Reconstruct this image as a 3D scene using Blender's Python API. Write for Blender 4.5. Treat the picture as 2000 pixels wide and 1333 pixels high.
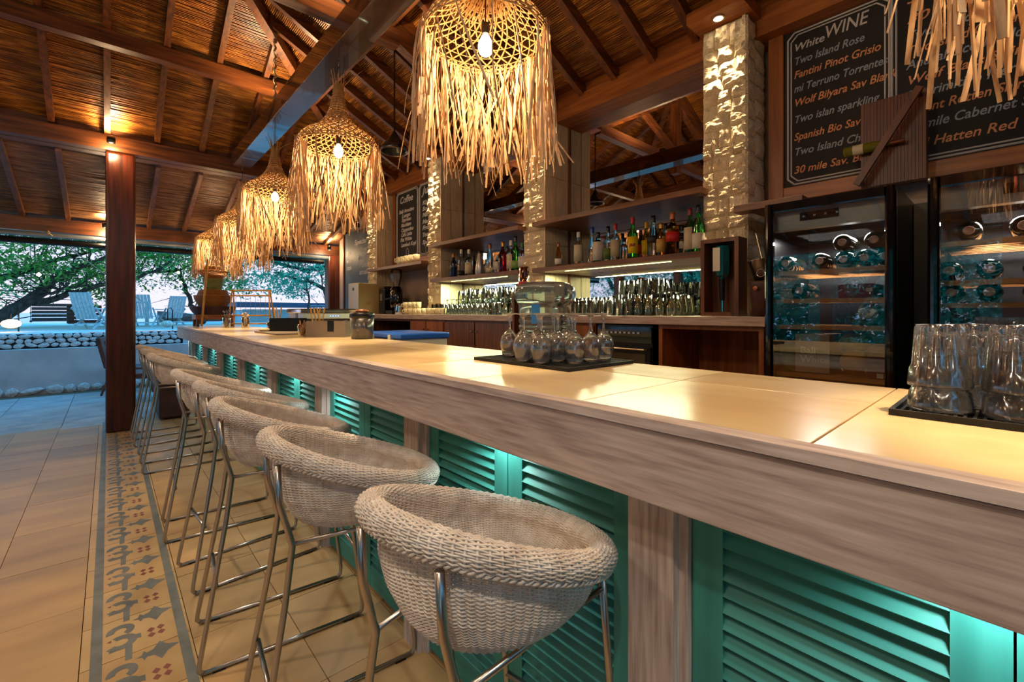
import bpy, math, random
from mathutils import Vector, Matrix, noise
R = math.radians; PI = math.pi
rnd = random.Random(7)
for o in list(bpy.data.objects): bpy.data.objects.remove(o)
C = bpy.context.scene.collection
sc = bpy.context.scene

# ---------------------------------------------------------------- camera, world, exposure
cam_d = bpy.data.cameras.new('camera'); cam = bpy.data.objects.new('camera', cam_d); C.objects.link(cam)
cam.location = (0, 0, 1.30); cam.rotation_euler = (R(90), 0, -R(41.843))
cam_d.sensor_width = 36; cam_d.lens = 15.84; cam_d.shift_y = -0.02775; cam_d.clip_start = 0.02; cam_d.clip_end = 4000
sc.camera = cam
sc.view_settings.view_transform = 'Standard'; sc.view_settings.look = 'None'
sc.view_settings.gamma = 1; sc.view_settings.use_curve_mapping = False
sc.view_settings.exposure = 0.28
sc.cycles.max_bounces = 10; sc.cycles.diffuse_bounces = 4; sc.cycles.glossy_bounces = 5
sc.cycles.transmission_bounces = 8; sc.cycles.transparent_max_bounces = 16
sc.cycles.caustics_reflective = False; sc.cycles.caustics_refractive = False
sc.cycles.sample_clamp_indirect = 4.0

W = bpy.data.worlds.new('world'); sc.world = W; W.use_nodes = True
nt = W.node_tree; nt.nodes.clear()
wo = nt.nodes.new('ShaderNodeOutputWorld'); bg = nt.nodes.new('ShaderNodeBackground')
tc = nt.nodes.new('ShaderNodeTexCoord'); sx = nt.nodes.new('ShaderNodeSeparateXYZ'); cr = nt.nodes.new('ShaderNodeValToRGB')
nt.links.new(tc.outputs['Generated'], sx.inputs[0]); nt.links.new(sx.outputs['Z'], cr.inputs[0])
nt.links.new(cr.outputs[0], bg.inputs[0]); nt.links.new(bg.outputs[0], wo.inputs[0])
bg.inputs[1].default_value = 2.15
el = cr.color_ramp.elements
el[0].position = 0.0; el[0].color = (0.37, 0.355, 0.44, 1)
el[1].position = 1.0; el[1].color = (0.05, 0.42, 0.95, 1)
e = el.new(0.14); e.color = (0.34, 0.37, 0.50, 1)
e = el.new(0.36); e.color = (0.10, 0.55, 1.0, 1)

def lamp(name, kind, loc, energy, color, size=0.03, rot=None, spot=None, blend=0.5, size_y=None, parent=None):
    d = bpy.data.lights.new(name, kind); d.energy = energy; d.color = color
    if kind == 'POINT' or kind == 'SPOT': d.shadow_soft_size = size
    if kind == 'SPOT': d.spot_size = R(spot); d.spot_blend = blend
    if kind == 'AREA':
        d.shape = 'RECTANGLE'; d.size = size; d.size_y = size_y or size
    o = bpy.data.objects.new(name, d); C.objects.link(o); o.location = loc
    if rot: o.rotation_euler = rot
    if parent: o.parent = parent
    return o
WARM = (1.0, 0.68, 0.36); WARM2 = (1.0, 0.74, 0.43)

# ---------------------------------------------------------------- helpers
def lin(h):
    h = h.lstrip('#'); v = [int(h[i:i+2], 16)/255 for i in (0, 2, 4)]
    return tuple((x/12.92 if x <= .04045 else ((x+.055)/1.055)**2.4) for x in v)

class M:
    def __init__(s): s.v = []; s.f = []
    def quadbox(s, P):   # 8 points: bottom 4 ccw, top 4 ccw
        b = len(s.v); s.v += [tuple(p) for p in P]
        s.f += [(b+3, b+2, b+1, b), (b+4, b+5, b+6, b+7)] + [(b+i, b+(i+1) % 4, b+4+(i+1) % 4, b+4+i) for i in range(4)]
        return s
    def box(s, x0, x1, y0, y1, z0, z1):
        return s.quadbox([(x0, y0, z0), (x1, y0, z0), (x1, y1, z0), (x0, y1, z0), (x0, y0, z1), (x1, y0, z1), (x1, y1, z1), (x0, y1, z1)])
    def obox(s, c, size, m=None):
        hx, hy, hz = [q/2 for q in size]; c = Vector(c)
        P = [Vector((x, y, z)) for z in (-hz, hz) for x, y in ((-hx, -hy), (hx, -hy), (hx, hy), (-hx, hy))]
        if m is not None: P = [m @ p for p in P]
        return s.quadbox([c+p for p in P])
    def beam(s, p, q, w, h, up=(0, 0, 1)):
        p = Vector(p); q = Vector(q); d = (q-p).normalized(); up = Vector(up)
        sd = d.cross(up)
        if sd.length < 1e-4: sd = d.cross(Vector((1, 0, 0)))
        sd.normalize(); u = sd.cross(d).normalized()
        P = [p+sd*a*w/2+u*b*h/2 for a, b in ((-1, -1), (1, -1), (1, 1), (-1, 1))]
        Q = [x+(q-p) for x in P]
        return s.quadbox(P+Q)
    def tube(s, pts, r, n=8, caps=True):
        pts = [Vector(p) for p in pts]; k = len(pts)
        rr = r if isinstance(r, (list, tuple)) else [r]*k
        b = len(s.v); ref = None
        for i, p in enumerate(pts):
            d = (pts[min(i+1, k-1)]-pts[max(i-1, 0)])
            if d.length < 1e-9: d = Vector((0, 0, 1))
            d.normalize()
            if ref is None:
                ref = Vector((0, 0, 1)) if abs(d.z) < .9 else Vector((1, 0, 0))
            a = d.cross(ref)
            if a.length < 1e-5: a = d.cross(Vector((.3, 1, .2)))
            a.normalize(); c = a.cross(d).normalized(); ref = c
            for j in range(n):
                t = 2*PI*j/n; s.v.append(tuple(p+(a*math.cos(t)+c*math.sin(t))*rr[i]))
        for i in range(k-1):
            for j in range(n):
                j2 = (j+1) % n; s.f.append((b+i*n+j, b+i*n+j2, b+(i+1)*n+j2, b+(i+1)*n+j))
        if caps:
            s.f.append(tuple(b+j for j in range(n))[::-1]); s.f.append(tuple(b+(k-1)*n+j for j in range(n)))
        return s
    def lathe(s, prof, n=20, c=(0, 0, 0), a0=0., a1=2*PI, m=None, flute=None):
        b = len(s.v); full = abs(a1-a0-2*PI) < 1e-6; nn = n if full else n+1
        c = Vector(c)
        for (r, z) in prof:
            for j in range(nn):
                t = a0+(a1-a0)*j/n
                k = 1.0
                if flute and flute[1] < z < flute[2]: k = 1-flute[3]*(1-abs(math.cos(t*flute[0]/2)))
                p = Vector((r*k*math.cos(t), r*k*math.sin(t), z))
                if m is not None: p = m @ p
                s.v.append(tuple(c+p))
        for i in range(len(prof)-1):
            for j in range(n if full else n):
                j2 = (j+1) % nn
                s.f.append((b+i*nn+j, b+i*nn+j2, b+(i+1)*nn+j2, b+(i+1)*nn+j))
        return s
    def prism(s, poly, d, base=None):   # poly: 3-D points, extruded by vector d
        b = len(s.v); n = len(poly); d = Vector(d)
        s.v += [tuple(p) for p in poly] + [tuple(Vector(p)+d) for p in poly]
        s.f += [tuple(range(b, b+n))[::-1], tuple(range(b+n, b+2*n))] + [(b+i, b+(i+1) % n, b+n+(i+1) % n, b+n+i) for i in range(n)]
        return s
    def face(s, pts):
        b = len(s.v); s.v += [tuple(p) for p in pts]; s.f.append(tuple(range(b, b+len(pts)))); return s
    def mesh(s, name, mat, smooth=False):
        me = bpy.data.meshes.new(name); me.from_pydata(s.v, [], s.f); me.validate(); me.update()
        if mat: me.materials.append(mat)
        if smooth: me.polygons.foreach_set('use_smooth', [True]*len(me.polygons))
        return me
    def build(s, name, mat, parent=None, smooth=False, bevel=0, solid=0, sub=0, autosm=None):
        o = bpy.data.objects.new(name, s.mesh(name, mat, smooth)); C.objects.link(o)
        if parent is not None: o.parent = parent
        if solid:
            md = o.modifiers.new('s', 'SOLIDIFY'); md.thickness = solid; md.offset = 0
        if bevel:
            md = o.modifiers.new('b', 'BEVEL'); md.width = bevel; md.segments = 2; md.limit_method = 'ANGLE'
        if sub:
            md = o.modifiers.new('u', 'SUBSURF'); md.levels = sub; md.render_levels = sub
        return o

def tag(o, label=None, cat=None, group=None, kind=None):
    if label: o['label'] = label
    if cat: o['category'] = cat
    if group: o['group'] = group
    if kind: o['kind'] = kind
    return o
def empty(name, loc=(0, 0, 0), rz=0):
    o = bpy.data.objects.new(name, None); C.objects.link(o); o.location = loc; o.rotation_euler = (0, 0, rz); o.empty_display_size = .05
    return o
def thing(name, label, cat, loc=(0, 0, 0), rz=0, group=None):
    return tag(empty(name, loc, rz), label, cat, group)
KIDS = {}
def copy_tree(o, parent=None):
    c = o.copy(); C.objects.link(c)
    if parent: c.parent = parent
    for ch in list(o.children): copy_tree(ch, c)
    return c
def struct(name, m, mat, **k): return tag(m.build(name, mat, **k), kind='structure')
def sbox(name, x0, x1, y0, y1, z0, z1, mat, **k): return struct(name, M().box(x0, x1, y0, y1, z0, z1), mat, **k)
def bx(*a): return M().box(*a)
def inst(name, me, parent, loc=(0, 0, 0), rot=(0, 0, 0), scale=(1, 1, 1)):
    o = bpy.data.objects.new(name, me); C.objects.link(o); o.parent = parent; o.location = loc; o.rotation_euler = rot; o.scale = scale
    return o

# ---------------------------------------------------------------- materials
def newmat(name):
    m = bpy.data.materials.new(name); m.use_nodes = True
    return m, m.node_tree, m.node_tree.nodes['Principled BSDF']
def plain(name, col, rough=.5, metal=0, spec=None, emit=None, es=0, trans=0, ior=1.45, alpha=None, coat=0):
    m, t, b = newmat(name); c = lin(col) if isinstance(col, str) else col
    b.inputs['Base Color'].default_value = (*c, 1); b.inputs['Roughness'].default_value = rough; b.inputs['Metallic'].default_value = metal
    b.inputs['IOR'].default_value = ior; b.inputs['Transmission Weight'].default_value = trans; b.inputs['Coat Weight'].default_value = coat
    if spec is not None: b.inputs['Specular IOR Level'].default_value = spec
    if emit:
        b.inputs['Emission Color'].default_value = (*(lin(emit) if isinstance(emit, str) else emit), 1); b.inputs['Emission Strength'].default_value = es
    return m
def grainy(name, c1, c2, scale=(1, 1, 1), ns=5, rough=.6, bump=.2, bd=.01, detail=6, p1=.3, p2=.7, c3=None, rnd_obj=.0, rough2=None, metal=0, coat=0, big=None):
    """two-tone noise material; scale stretches the noise (grain direction has the small number)"""
    m, t, b = newmat(name); N = t.nodes; L = t.links
    tcn = N.new('ShaderNodeTexCoord'); mp = N.new('ShaderNodeMapping'); mp.inputs['Scale'].default_value = scale
    nz = N.new('ShaderNodeTexNoise'); nz.inputs['Scale'].default_value = ns; nz.inputs['Detail'].default_value = detail
    oi = N.new('ShaderNodeObjectInfo'); va = N.new('ShaderNodeVectorMath'); va.operation = 'MULTIPLY_ADD'
    L.new(tcn.outputs['Object'], va.inputs[0]); va.inputs[1].default_value = (1, 1, 1)
    sc3 = N.new('ShaderNodeVectorMath'); sc3.operation = 'SCALE'; sc3.inputs[0].default_value = (13, 7, 11); L.new(oi.outputs['Random'], sc3.inputs['Scale'])
    L.new(sc3.outputs[0], va.inputs[2]); L.new(va.outputs[0], mp.inputs[0]); L.new(mp.outputs[0], nz.inputs['Vector'])
    rp = N.new('ShaderNodeValToRGB'); e = rp.color_ramp.elements
    e[0].position = p1; e[0].color = (*lin(c1), 1); e[1].position = p2; e[1].color = (*lin(c2), 1)
    if c3:
        q = e.new((p1+p2)/2); q.color = (*lin(c3), 1)
    L.new(nz.outputs[0], rp.inputs[0])
    hsv = N.new('ShaderNodeHueSaturation'); L.new(rp.outputs[0], hsv.inputs['Color'])
    mr = N.new('ShaderNodeMapRange'); mr.inputs[3].default_value = 1-rnd_obj; mr.inputs[4].default_value = 1+rnd_obj
    L.new(oi.outputs['Random'], mr.inputs[0]); L.new(mr.outputs[0], hsv.inputs['Value'])
    out = hsv.outputs[0]
    if big:   # big = (colour, scale, low, high, amount): large stains
        nb = N.new('ShaderNodeTexNoise'); nb.inputs['Scale'].default_value = big[1]; nb.inputs['Detail'].default_value = 4
        L.new(va.outputs[0], nb.inputs['Vector'])
        mb = N.new('ShaderNodeMapRange'); mb.inputs[1].default_value = big[2]; mb.inputs[2].default_value = big[3]; mb.inputs[4].default_value = big[4]
        L.new(nb.outputs[0], mb.inputs[0])
        mx = N.new('ShaderNodeMix'); mx.data_type = 'RGBA'; L.new(mb.outputs[0], mx.inputs['Factor']); L.new(out, mx.inputs[6]); mx.inputs[7].default_value = (*lin(big[0]), 1)
        out = mx.outputs[2]
    L.new(out, b.inputs['Base Color'])
    b.inputs['Roughness'].default_value = rough; b.inputs['Metallic'].default_value = metal; b.inputs['Coat Weight'].default_value = coat
    if rough2 is not None:
        m2 = N.new('ShaderNodeMapRange'); m2.inputs[3].default_value = rough; m2.inputs[4].default_value = rough2; L.new(nz.outputs[0], m2.inputs[0]); L.new(m2.outputs[0], b.inputs['Roughness'])
    if bump:
        bp = N.new('ShaderNodeBump'); bp.inputs['Strength'].default_value = bump; bp.inputs['Distance'].default_value = bd
        L.new(nz.outputs[0], bp.inputs['Height']); L.new(bp.outputs[0], b.inputs['Normal'])
    return m
def thinglass(name, tint=(1, 1, 1), refl=1.0, rough=0.0, base=0.06):
    m = bpy.data.materials.new(name); m.use_nodes = True; t = m.node_tree; t.nodes.clear(); N = t.nodes; L = t.links
    o = N.new('ShaderNodeOutputMaterial'); mx = N.new('ShaderNodeMixShader'); tr = N.new('ShaderNodeBsdfTransparent'); gl = N.new('ShaderNodeBsdfGlossy')
    tr.inputs[0].default_value = (*tint, 1); gl.inputs['Roughness'].default_value = rough
    fr = N.new('ShaderNodeFresnel'); fr.inputs[0].default_value = 1.5
    ml = N.new('ShaderNodeMath'); ml.operation = 'MULTIPLY_ADD'; ml.use_clamp = True; ml.inputs[1].default_value = refl; ml.inputs[2].default_value = base
    L.new(fr.outputs[0], ml.inputs[0]); L.new(ml.outputs[0], mx.inputs[0]); L.new(tr.outputs[0], mx.inputs[1]); L.new(gl.outputs[0], mx.inputs[2]); L.new(mx.outputs[0], o.inputs[0])
    return m

mt = {}
WD = dict(ns=4, bump=.25, bd=.004)
for ax, s in (('x', (.6, 9, 9)), ('y', (9, .6, 9)), ('z', (9, 9, .6))):
    mt['wood_'+ax] = grainy('dark_teak_'+ax, '#3a1d0c', '#7a431c', s, rough=.42, rnd_obj=.18, **WD)
    mt['oak_'+ax] = grainy('orange_wood_'+ax, '#7a3f16', '#a8642c', s, rough=.4, rnd_obj=.12, **WD)
    mt['shelf_'+ax] = grainy('shelf_wood_'+ax, '#4a2a18', '#7d4c2c', s, rough=.4, **WD)
    mt['white_'+ax] = grainy('limed_wood_'+ax, '#9c8880', '#d2c2ba', tuple(q*1.3 for q in s), ns=8, rough=.6, bump=.3, bd=.002, detail=12, p1=.28, p2=.72, c3='#bcaaa2', rnd_obj=.04, big=('#94786c', 2.2, .55, .8, .4))
    mt['teal_'+ax] = grainy('teal_paint_'+ax, '#2c7e76', '#3a9086', tuple(q*.8 for q in s), ns=5, rough=.55, bump=.06, bd=.001, rnd_obj=.05)
mt['reed'] = grainy('bamboo_reed', '#5e3312', '#b4742c', (1.2, 1.2, 5), ns=5, rough=.45, bump=.1, bd=.004, p1=.32, p2=.66, c3='#8c5420', big=('#43230e', 1.2, .5, .75, .6))
mt['reed_side'] = grainy('bamboo_reed_side', '#6c3e18', '#cc8a3a', (5, .8, 5), ns=6, rough=.45, bump=.1, bd=.004, p1=.32, p2=.66, c3='#8c5420', big=('#43230e', 1.2, .5, .75, .6))
mt['reed_far'] = grainy('bamboo_reed_far', '#643a14', '#c08034', (.8, 5, 5), ns=6, rough=.42, bump=.1, bd=.004, p1=.32, p2=.66, c3='#8c5420', big=('#43230e', 1.0, .5, .75, .7))
mt['reed_out'] = grainy('bamboo_reed_out', '#5c3c28', '#9a7250', (.8, 5, 5), ns=6, rough=.45, bump=.1, bd=.004, p1=.32, p2=.66, rnd_obj=.0)
mt['stone'] = grainy('coral_stone', '#b8a484', '#eddcb8', (1, 1, 1), ns=26, rough=.95, bump=.8, bd=.006, p1=.3, p2=.6, rnd_obj=.08, detail=12)
mt['slab'] = grainy('smooth_limestone', '#c0aa88', '#dccaa8', (1, 1, .5), ns=5, rough=.85, bump=.25, bd=.004, rnd_obj=.05, big=('#6e5a48', 5, .62, .8, .6))
mt['tile'] = grainy('floor_tile', '#a48054', '#c49f6c', (.8, 3, 1), ns=2.0, rough=.34, rough2=.5, bump=.06, bd=.003, p1=.3, p2=.7, rnd_obj=.07, big=('#9a8264', 1.6, .52, .8, .55))
mt['border'] = grainy('cement_tile', '#b8925e', '#cca874', ns=5, rough=.4, bump=.08, bd=.002, rnd_obj=.04)
mt['paver'] = grainy('grey_paver', '#8d8f92', '#b4b2ae', ns=4, rough=.5, bump=.2, bd=.004, rnd_obj=.08)
mt['grout'] = plain('grout', '#6b5a46', .9)
mt['ink_grey'] = grainy('ink_grey', '#5f625f', '#7c7e78', ns=9, rough=.45, bump=0)
mt['ink_red'] = grainy('ink_red', '#7c4036', '#935448', ns=9, rough=.45, bump=0)
mt['top'] = grainy('bar_stone', '#d6b684', '#ecd3a4', (1.2, .7, 1), ns=2.4, rough=.16, rough2=.3, bump=.04, bd=.002, p1=.3, p2=.65, rnd_obj=.04, big=('#bf9458', 3.2, .56, .78, .5))
mt['wicker'] = grainy('white_wicker', '#cdbfb2', '#ece2d8', ns=30, rough=.55, bump=0, rnd_obj=.04)
mt['steel'] = plain('brushed_steel', '#b8b0a8', .28, 1)
mt['chrome'] = plain('chrome', '#d8d8d8', .08, 1)
mt['black'] = plain('black_plastic', '#0c0c0e', .3)
mt['black_gloss'] = plain('black_gloss', '#08080a', .08, coat=.5)
mt['rubber'] = plain('rubber', '#15130f', .7)
mt['grey_plastic'] = plain('grey_plastic', '#7b6f64', .5)
mt['raffia'] = grainy('raffia', '#96683a', '#cfa266', (8, 8, 1), ns=8, rough=.55, bump=0)
mt['raffia2'] = grainy('raffia_pale', '#a8805a', '#e0bc90', (8, 8, 1), ns=8, rough=.6, bump=0)
mt['basket'] = grainy('basket_weave', '#7c4c20', '#c0843e', (3, 3, 30), ns=12, rough=.6, bump=.8, bd=.01)
mt['bamboo'] = grainy('bamboo_pole', '#b47a30', '#dca850', (4, 4, 1), ns=8, rough=.4, bump=0)
mt['board'] = grainy('chalkboard', '#121110', '#24211f', ns=3, rough=.75, bump=0)
mt['blueboard'] = grainy('slate_board', '#39444c', '#566570', ns=2.2, rough=.6, bump=.05)
mt['chalk'] = plain('chalk_white', '#c9c6c4', .9); mt['chalko'] = plain('chalk_orange', '#e09a6c', .9); mt['chalkb'] = plain('chalk_blue', '#9aa3b0', .9)
mt['mirror'] = plain('mirror_glass', '#dadada', .015, 1)
mt['glass'] = plain('clear_glass', '#ffffff', 0, trans=1, ior=1.45)
def brightened_glass(name):      # clear glass, translucent and glossy haze mixed in to brighten it
    m = plain(name, '#ffffff', 0, trans=1, ior=1.47); t = m.node_tree; N = t.nodes; L = t.links; o = N['Material Output']; b = N['Principled BSDF']
    g = N.new('ShaderNodeBsdfGlossy'); g.inputs['Roughness'].default_value = .16; d = N.new('ShaderNodeBsdfTranslucent'); d.inputs[0].default_value = (1, .97, .93, 1)
    m1 = N.new('ShaderNodeMixShader'); m1.inputs[0].default_value = .10; m2 = N.new('ShaderNodeMixShader'); m2.inputs[0].default_value = .035
    L.new(b.outputs[0], m1.inputs[1]); L.new(g.outputs[0], m1.inputs[2]); L.new(m1.outputs[0], m2.inputs[1]); L.new(d.outputs[0], m2.inputs[2]); L.new(m2.outputs[0], o.inputs[0]); return m
mt['clearb'] = mt['glass']; mt['glass'] = brightened_glass('clear_glass_ware')
mt['thin'] = thinglass('thin_glass', (.96, .98, .96), 1.0, 0, .04)
mt['thin2'] = thinglass('bar_glass', (.95, .98, .90), 1.1, .06, .045)
mt['door_glass'] = thinglass('fridge_glass', (.93, .95, .96), 1.2, 0, .09)
mt['water'] = plain('water_blue', '#b4c4cc', .10, trans=.9, ior=1.33)
mt['plaster'] = grainy('plaster', '#8f7d72', '#a8958a', ns=3, rough=.85, bump=.15, bd=.004)
mt['pinkwall'] = grainy('warm_plaster', '#b49c8c', '#c8b2a2', ns=3, rough=.85, bump=.1)
mt['whitewall'] = grainy('white_render', '#a9adad', '#cfd2d0', ns=2.5, rough=.85, bump=.2, bd=.01, big=('#8f9494', 1.4, .5, .8, .6))
mt['rock'] = grainy('pale_rock', '#a8a8a4', '#dcdcd8', ns=6, rough=.9, bump=.5, bd=.02, rnd_obj=.1)
mt['mortar'] = plain('dark_mortar', '#2c3034', .95)
mt['sand'] = grainy('sand', '#c3c0ba', '#e0ddd6', ns=4, rough=.95, bump=.7, bd=.05)
mt['sea'] = grainy('sea', '#8aa0b8', '#b8c6dc', (.1, 1, 1), ns=.4, rough=.25, bump=.2, bd=.1)
mt['bark'] = grainy('bark', '#2a211c', '#5a4c42', (6, 6, 2), ns=3, rough=.9, bump=.6, bd=.02)
mt['leaf'] = grainy('leaf_green', '#3c8a30', '#78bc48', ns=1.2, rough=.5, bump=0)
mt['leaf2'] = grainy('leaf_teal', '#2a9a80', '#5cd4ac', ns=1.2, rough=.5, bump=0)
for k in ('leaf', 'leaf2'):
    mt[k].node_tree.nodes['Principled BSDF'].inputs['Transmission Weight'].default_value = 0
mt['chairwood'] = grainy('weathered_chair', '#9db0b8', '#c2d0d4', (4, 4, 4), ns=4, rough=.7, bump=.1)
mt['darkchair'] = grainy('dark_swing_wood', '#4a2a22', '#7a4638', (4, 4, 4), ns=4, rough=.6, bump=.1)
mt['hose'] = plain('dark_rope', '#2a1c12', .9); mt['rope'] = grainy('rope', '#8a745c', '#c0a888', (1, 1, 8), ns=20, rough=.9, bump=.5)
mt['bulb'] = plain('bulb_glow', '#ffffff', .5, emit=(1, .80, .5), es=16)
mt['spotglow'] = plain('spot_glow', '#ffffff', .5, emit=(1, .80, .52), es=30)
mt['lantern'] = plain('lantern_glow', '#ffffff', .5, emit=(1, .72, .36), es=2.2)
mt['led'] = plain('led_strip', '#ffffff', .5, emit=(1, .78, .25), es=5)
mt['ledw'] = plain('led_white', '#ffffff', .5, emit=(.9, 1, .98), es=14)
mt['bluelcd'] = plain('blue_display', '#000000', .5, emit=(.1, .25, 1), es=5)
mt['ceramic'] = plain('cream_ceramic', '#e0d2a8', .25); mt['cream_label'] = plain('cream_label', '#cdbf9c', .6)
mt['white_label'] = plain('white_label', '#d6d2c0', .6); mt['teal_cushion'] = grainy('teal_cushion', '#58b0b4', '#7cc8c8', ns=8, rough=.8, bump=.1)
mt['leather'] = grainy('brown_leather', '#3c2420', '#5a3a34', ns=6, rough=.6, bump=.1)
mt['blue_lid'] = plain('blue_lid', '#1c5cc0', .3); mt['clear_tub'] = thinglass('clear_tub', (.86, .85, .88), .8, .3, .12)
mt['burgundy'] = plain('burgundy_card', '#6c1c26', .5); mt['tin'] = grainy('foil', '#5a5a58', '#b8b8b4', ns=30, rough=.2, bump=.8, bd=.01, metal=.9)
mt['papaya'] = grainy('papaya_skin', '#c07810', '#e09c28', ns=6, rough=.4, bump=.1); mt['melon'] = grainy('melon_skin', '#6c7c48', '#98a070', ns=8, rough=.5, bump=.2)
mt['fridge_in'] = plain('fridge_lining', '#20242a', .5); mt['fridge_panel'] = plain('fridge_panel', '#9a9894', .35, .3)
mt['shelfwood_y'] = grainy('beech_slat', '#b07038', '#d09050', (9, 1, 9), ns=3, rough=.45, bump=0)

# ================================================================ SETTING: floor
floor = sbox('floor', -6.5, 3.6, -5, 10.4, -.2, -.012, mt['grout'])
tm = M().box(-.1635, .1635, -.2765, .2765, -.022, 0).mesh('tile', mt['tile'])
for i in range(-4, 6):
    x = -.08+.33*i
    if i == 0: continue          # border column
    x0 = x if i < 0 else x
    off = 0
    for k in range(0, 13):
        y = .24+.556*k+off
        if y > 7.0: break
        inst('tile', tm, floor, (x0+.165, y+.0, rnd.uniform(-.0008, .0004)), (0, 0, 0))
bm = M().box(-.1635, .1635, -.14, .14, -.022, 0).mesh('border_tile', mt['border'])
for k in range(26): inst('border_tile', bm, floor, (.085, .12+.2835*k, 0))
pv = M().box(-.297, .297, -.297, .297, -.022, 0).mesh('paver', mt['paver'])
for i in range(-5, 4):
    for k in range(6):
        y = 7.35+.6*k
        if y < 10.3: inst('paver', pv, floor, (-.1+.6*i, y, rnd.uniform(-.002, .001)))
# printed border pattern (flat print, a fraction of a millimetre proud)
g = M(); rr_ = M(); Z = .0006
ZK = [0]
def arc(m, cx, cy, r, w, a0, a1, n=14):
    global Z
    ZK[0] = (ZK[0]+1) % 9; Z = .0004+.00009*ZK[0]
    for i in range(n):
        t0 = a0+(a1-a0)*i/n; t1 = a0+(a1-a0)*(i+1)/n
        m.face([(cx+(r-w)*math.cos(t0), cy+(r-w)*math.sin(t0), Z), (cx+(r+w)*math.cos(t0), cy+(r+w)*math.sin(t0), Z), (cx+(r+w)*math.cos(t1), cy+(r+w)*math.sin(t1), Z), (cx+(r-w)*math.cos(t1), cy+(r-w)*math.sin(t1), Z)])
def flat(m, pts):
    global Z
    ZK[0] = (ZK[0]+1) % 9; Z = .0004+.00009*ZK[0]; m.face([(x, y, Z) for x, y in pts])
for k in range(26):
    y = -.02+.2835*k
    arc(g, .036, y+.10, .036, .014, R(-150), R(120)); arc(g, .036, y+.185, .032, .013, R(-60), R(190))
    flat(g, [(.046, y-.035), (.066, y-.035), (.070, y+.062), (.048, y+.066)])
    flat(g, [(.0, y+.05), (.045, y+.055), (.04, y+.075), (.004, y+.07)])
    flat(g, [(.066, y+.10), (.098, y+.085), (.098, y+.118), (.07, y+.125)])
    c = (.150, y+.235)
    pts = []
    for q, r_ in enumerate([.062, .032, .060, .030, .080, .030, .060, .032]):
        t = q*PI/4; pts.append((c[0]+r_*math.cos(t)*.95, c[1]+r_*math.sin(t)))
    flat(g, pts)
    flat(g, [(.092, y+.235), (.10, y+.205), (.118, y+.235), (.10, y+.265)])
    for dx in (-1, 1):
        for dy in (-1, 1):
            cx, cy = .145+dx*.0155, y+.095+dy*.019
            flat(rr_, [(cx-.013, cy), (cx, cy-.017), (cx+.013, cy), (cx, cy+.017)])
    flat(rr_, [(-.006, y+.13), (.008, y+.12), (.008, y+.14)])
y1 = 7.2
flat(g, [(-.052, -.1), (-.018, -.1), (-.018, y1), (-.052, y1)]); flat(g, [(.208, -.1), (.240, -.1), (.240, y1), (.208, y1)])
tag(g.build('border_print', mt['ink_grey'], floor), kind='stuff'); tag(rr_.build('border_diamonds', mt['ink_red'], floor), kind='stuff')

# ================================================================ SETTING: roof
XR, XL, YF, YB, Z0, SL = 2.95, -3.2, 6.6, -4.0, 3.26, .5
XC = (XR+XL)/2; DM = (XR-XL)/2
roof = sbox('ceiling', XC-.04, XC+.04, YB, YF-DM, Z0+SL*DM-.16, Z0+SL*DM-.02, mt['wood_y'])
def plane_pt(side, along, d):
    z = Z0+SL*d
    if side == 'F': return Vector((along, YF-d, z))
    if side == 'R': return Vector((XR-d, along, z))
    if side == 'L': return Vector((XL+d, along, z))
def reeds(name, L0, L1, U0, U1, mat, pitch=.021, parent=None, seglen=1.6):
    L0, L1, U0, U1 = map(Vector, (L0, L1, U0, U1)); m = M(); r = random.Random(name)
    n = int((U0-L0).length/pitch) if (U0-L0).length > (U1-L1).length else int((U1-L1).length/pitch)
    nrm = ((L1-L0).cross(U0-L0 if (U0-L0).length > .01 else U1-L1)).normalized()
    if nrm.z > 0: nrm = -nrm
    for i in range(n):
        t = i/n; t2 = (i+1)/n
        a, b = L0.lerp(U0, t), L1.lerp(U1, t); a2, b2 = L0.lerp(U0, t2), L1.lerp(U1, t2)
        ln = (b-a).length; k = max(1, int(ln/seglen)); cuts = [0]+sorted(min(1, max(0, (q+r.uniform(-.3, .3))/k)) for q in range(1, k))+[1]
        for c0, c1 in zip(cuts, cuts[1:]):
            if c1-c0 < .002: continue
            h = r.uniform(.006, .015)+(r.random() < .06)*.006; w0 = r.uniform(.05, .35)
            p0, p1 = a.lerp(b, c0), a.lerp(b, c1); q0, q1 = a2.lerp(b2, c0), a2.lerp(b2, c1)
            bb = len(m.v)
            for s in (w0*.5, .3, .7, 1-w0*.5):
                o = nrm*(h if .2 < s < .8 else 0)
                m.v += [tuple(p0.lerp(q0, s)+o), tuple(p1.lerp(q1, s)+o)]
            for q in range(3): m.f.append((bb+2*q, bb+2*q+1, bb+2*q+3, bb+2*q+2))
    o = m.build(name, mat, parent, smooth=False); tag(o, kind='stuff')
    s = M(); up = Vector((0, 0, .012)); s.prism([L0+up, L1+up, U1+up, U0+up] if (U1-U0).length > .01 else [L0+up, L1+up, U0+up], (0, 0, .05))
    s.build('roof_deck', mt['wood_x'], parent)
reeds('reed_lining', (XL, YF, Z0), (XR, YF, Z0), (XC, YF-DM, Z0+SL*DM), (XC, YF-DM, Z0+SL*DM), mt['reed_far'], parent=roof)
reeds('reed_lining', (XR, YF, Z0), (XR, YB, Z0), (XC, YF-DM, Z0+SL*DM), (XC, YB, Z0+SL*DM), mt['reed_side'], parent=roof)
reeds('reed_lining', (XL, YB, Z0), (XL, YF, Z0), (XC, YB, Z0+SL*DM), (XC, YF-DM, Z0+SL*DM), mt['reed_side'], parent=roof)
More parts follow.
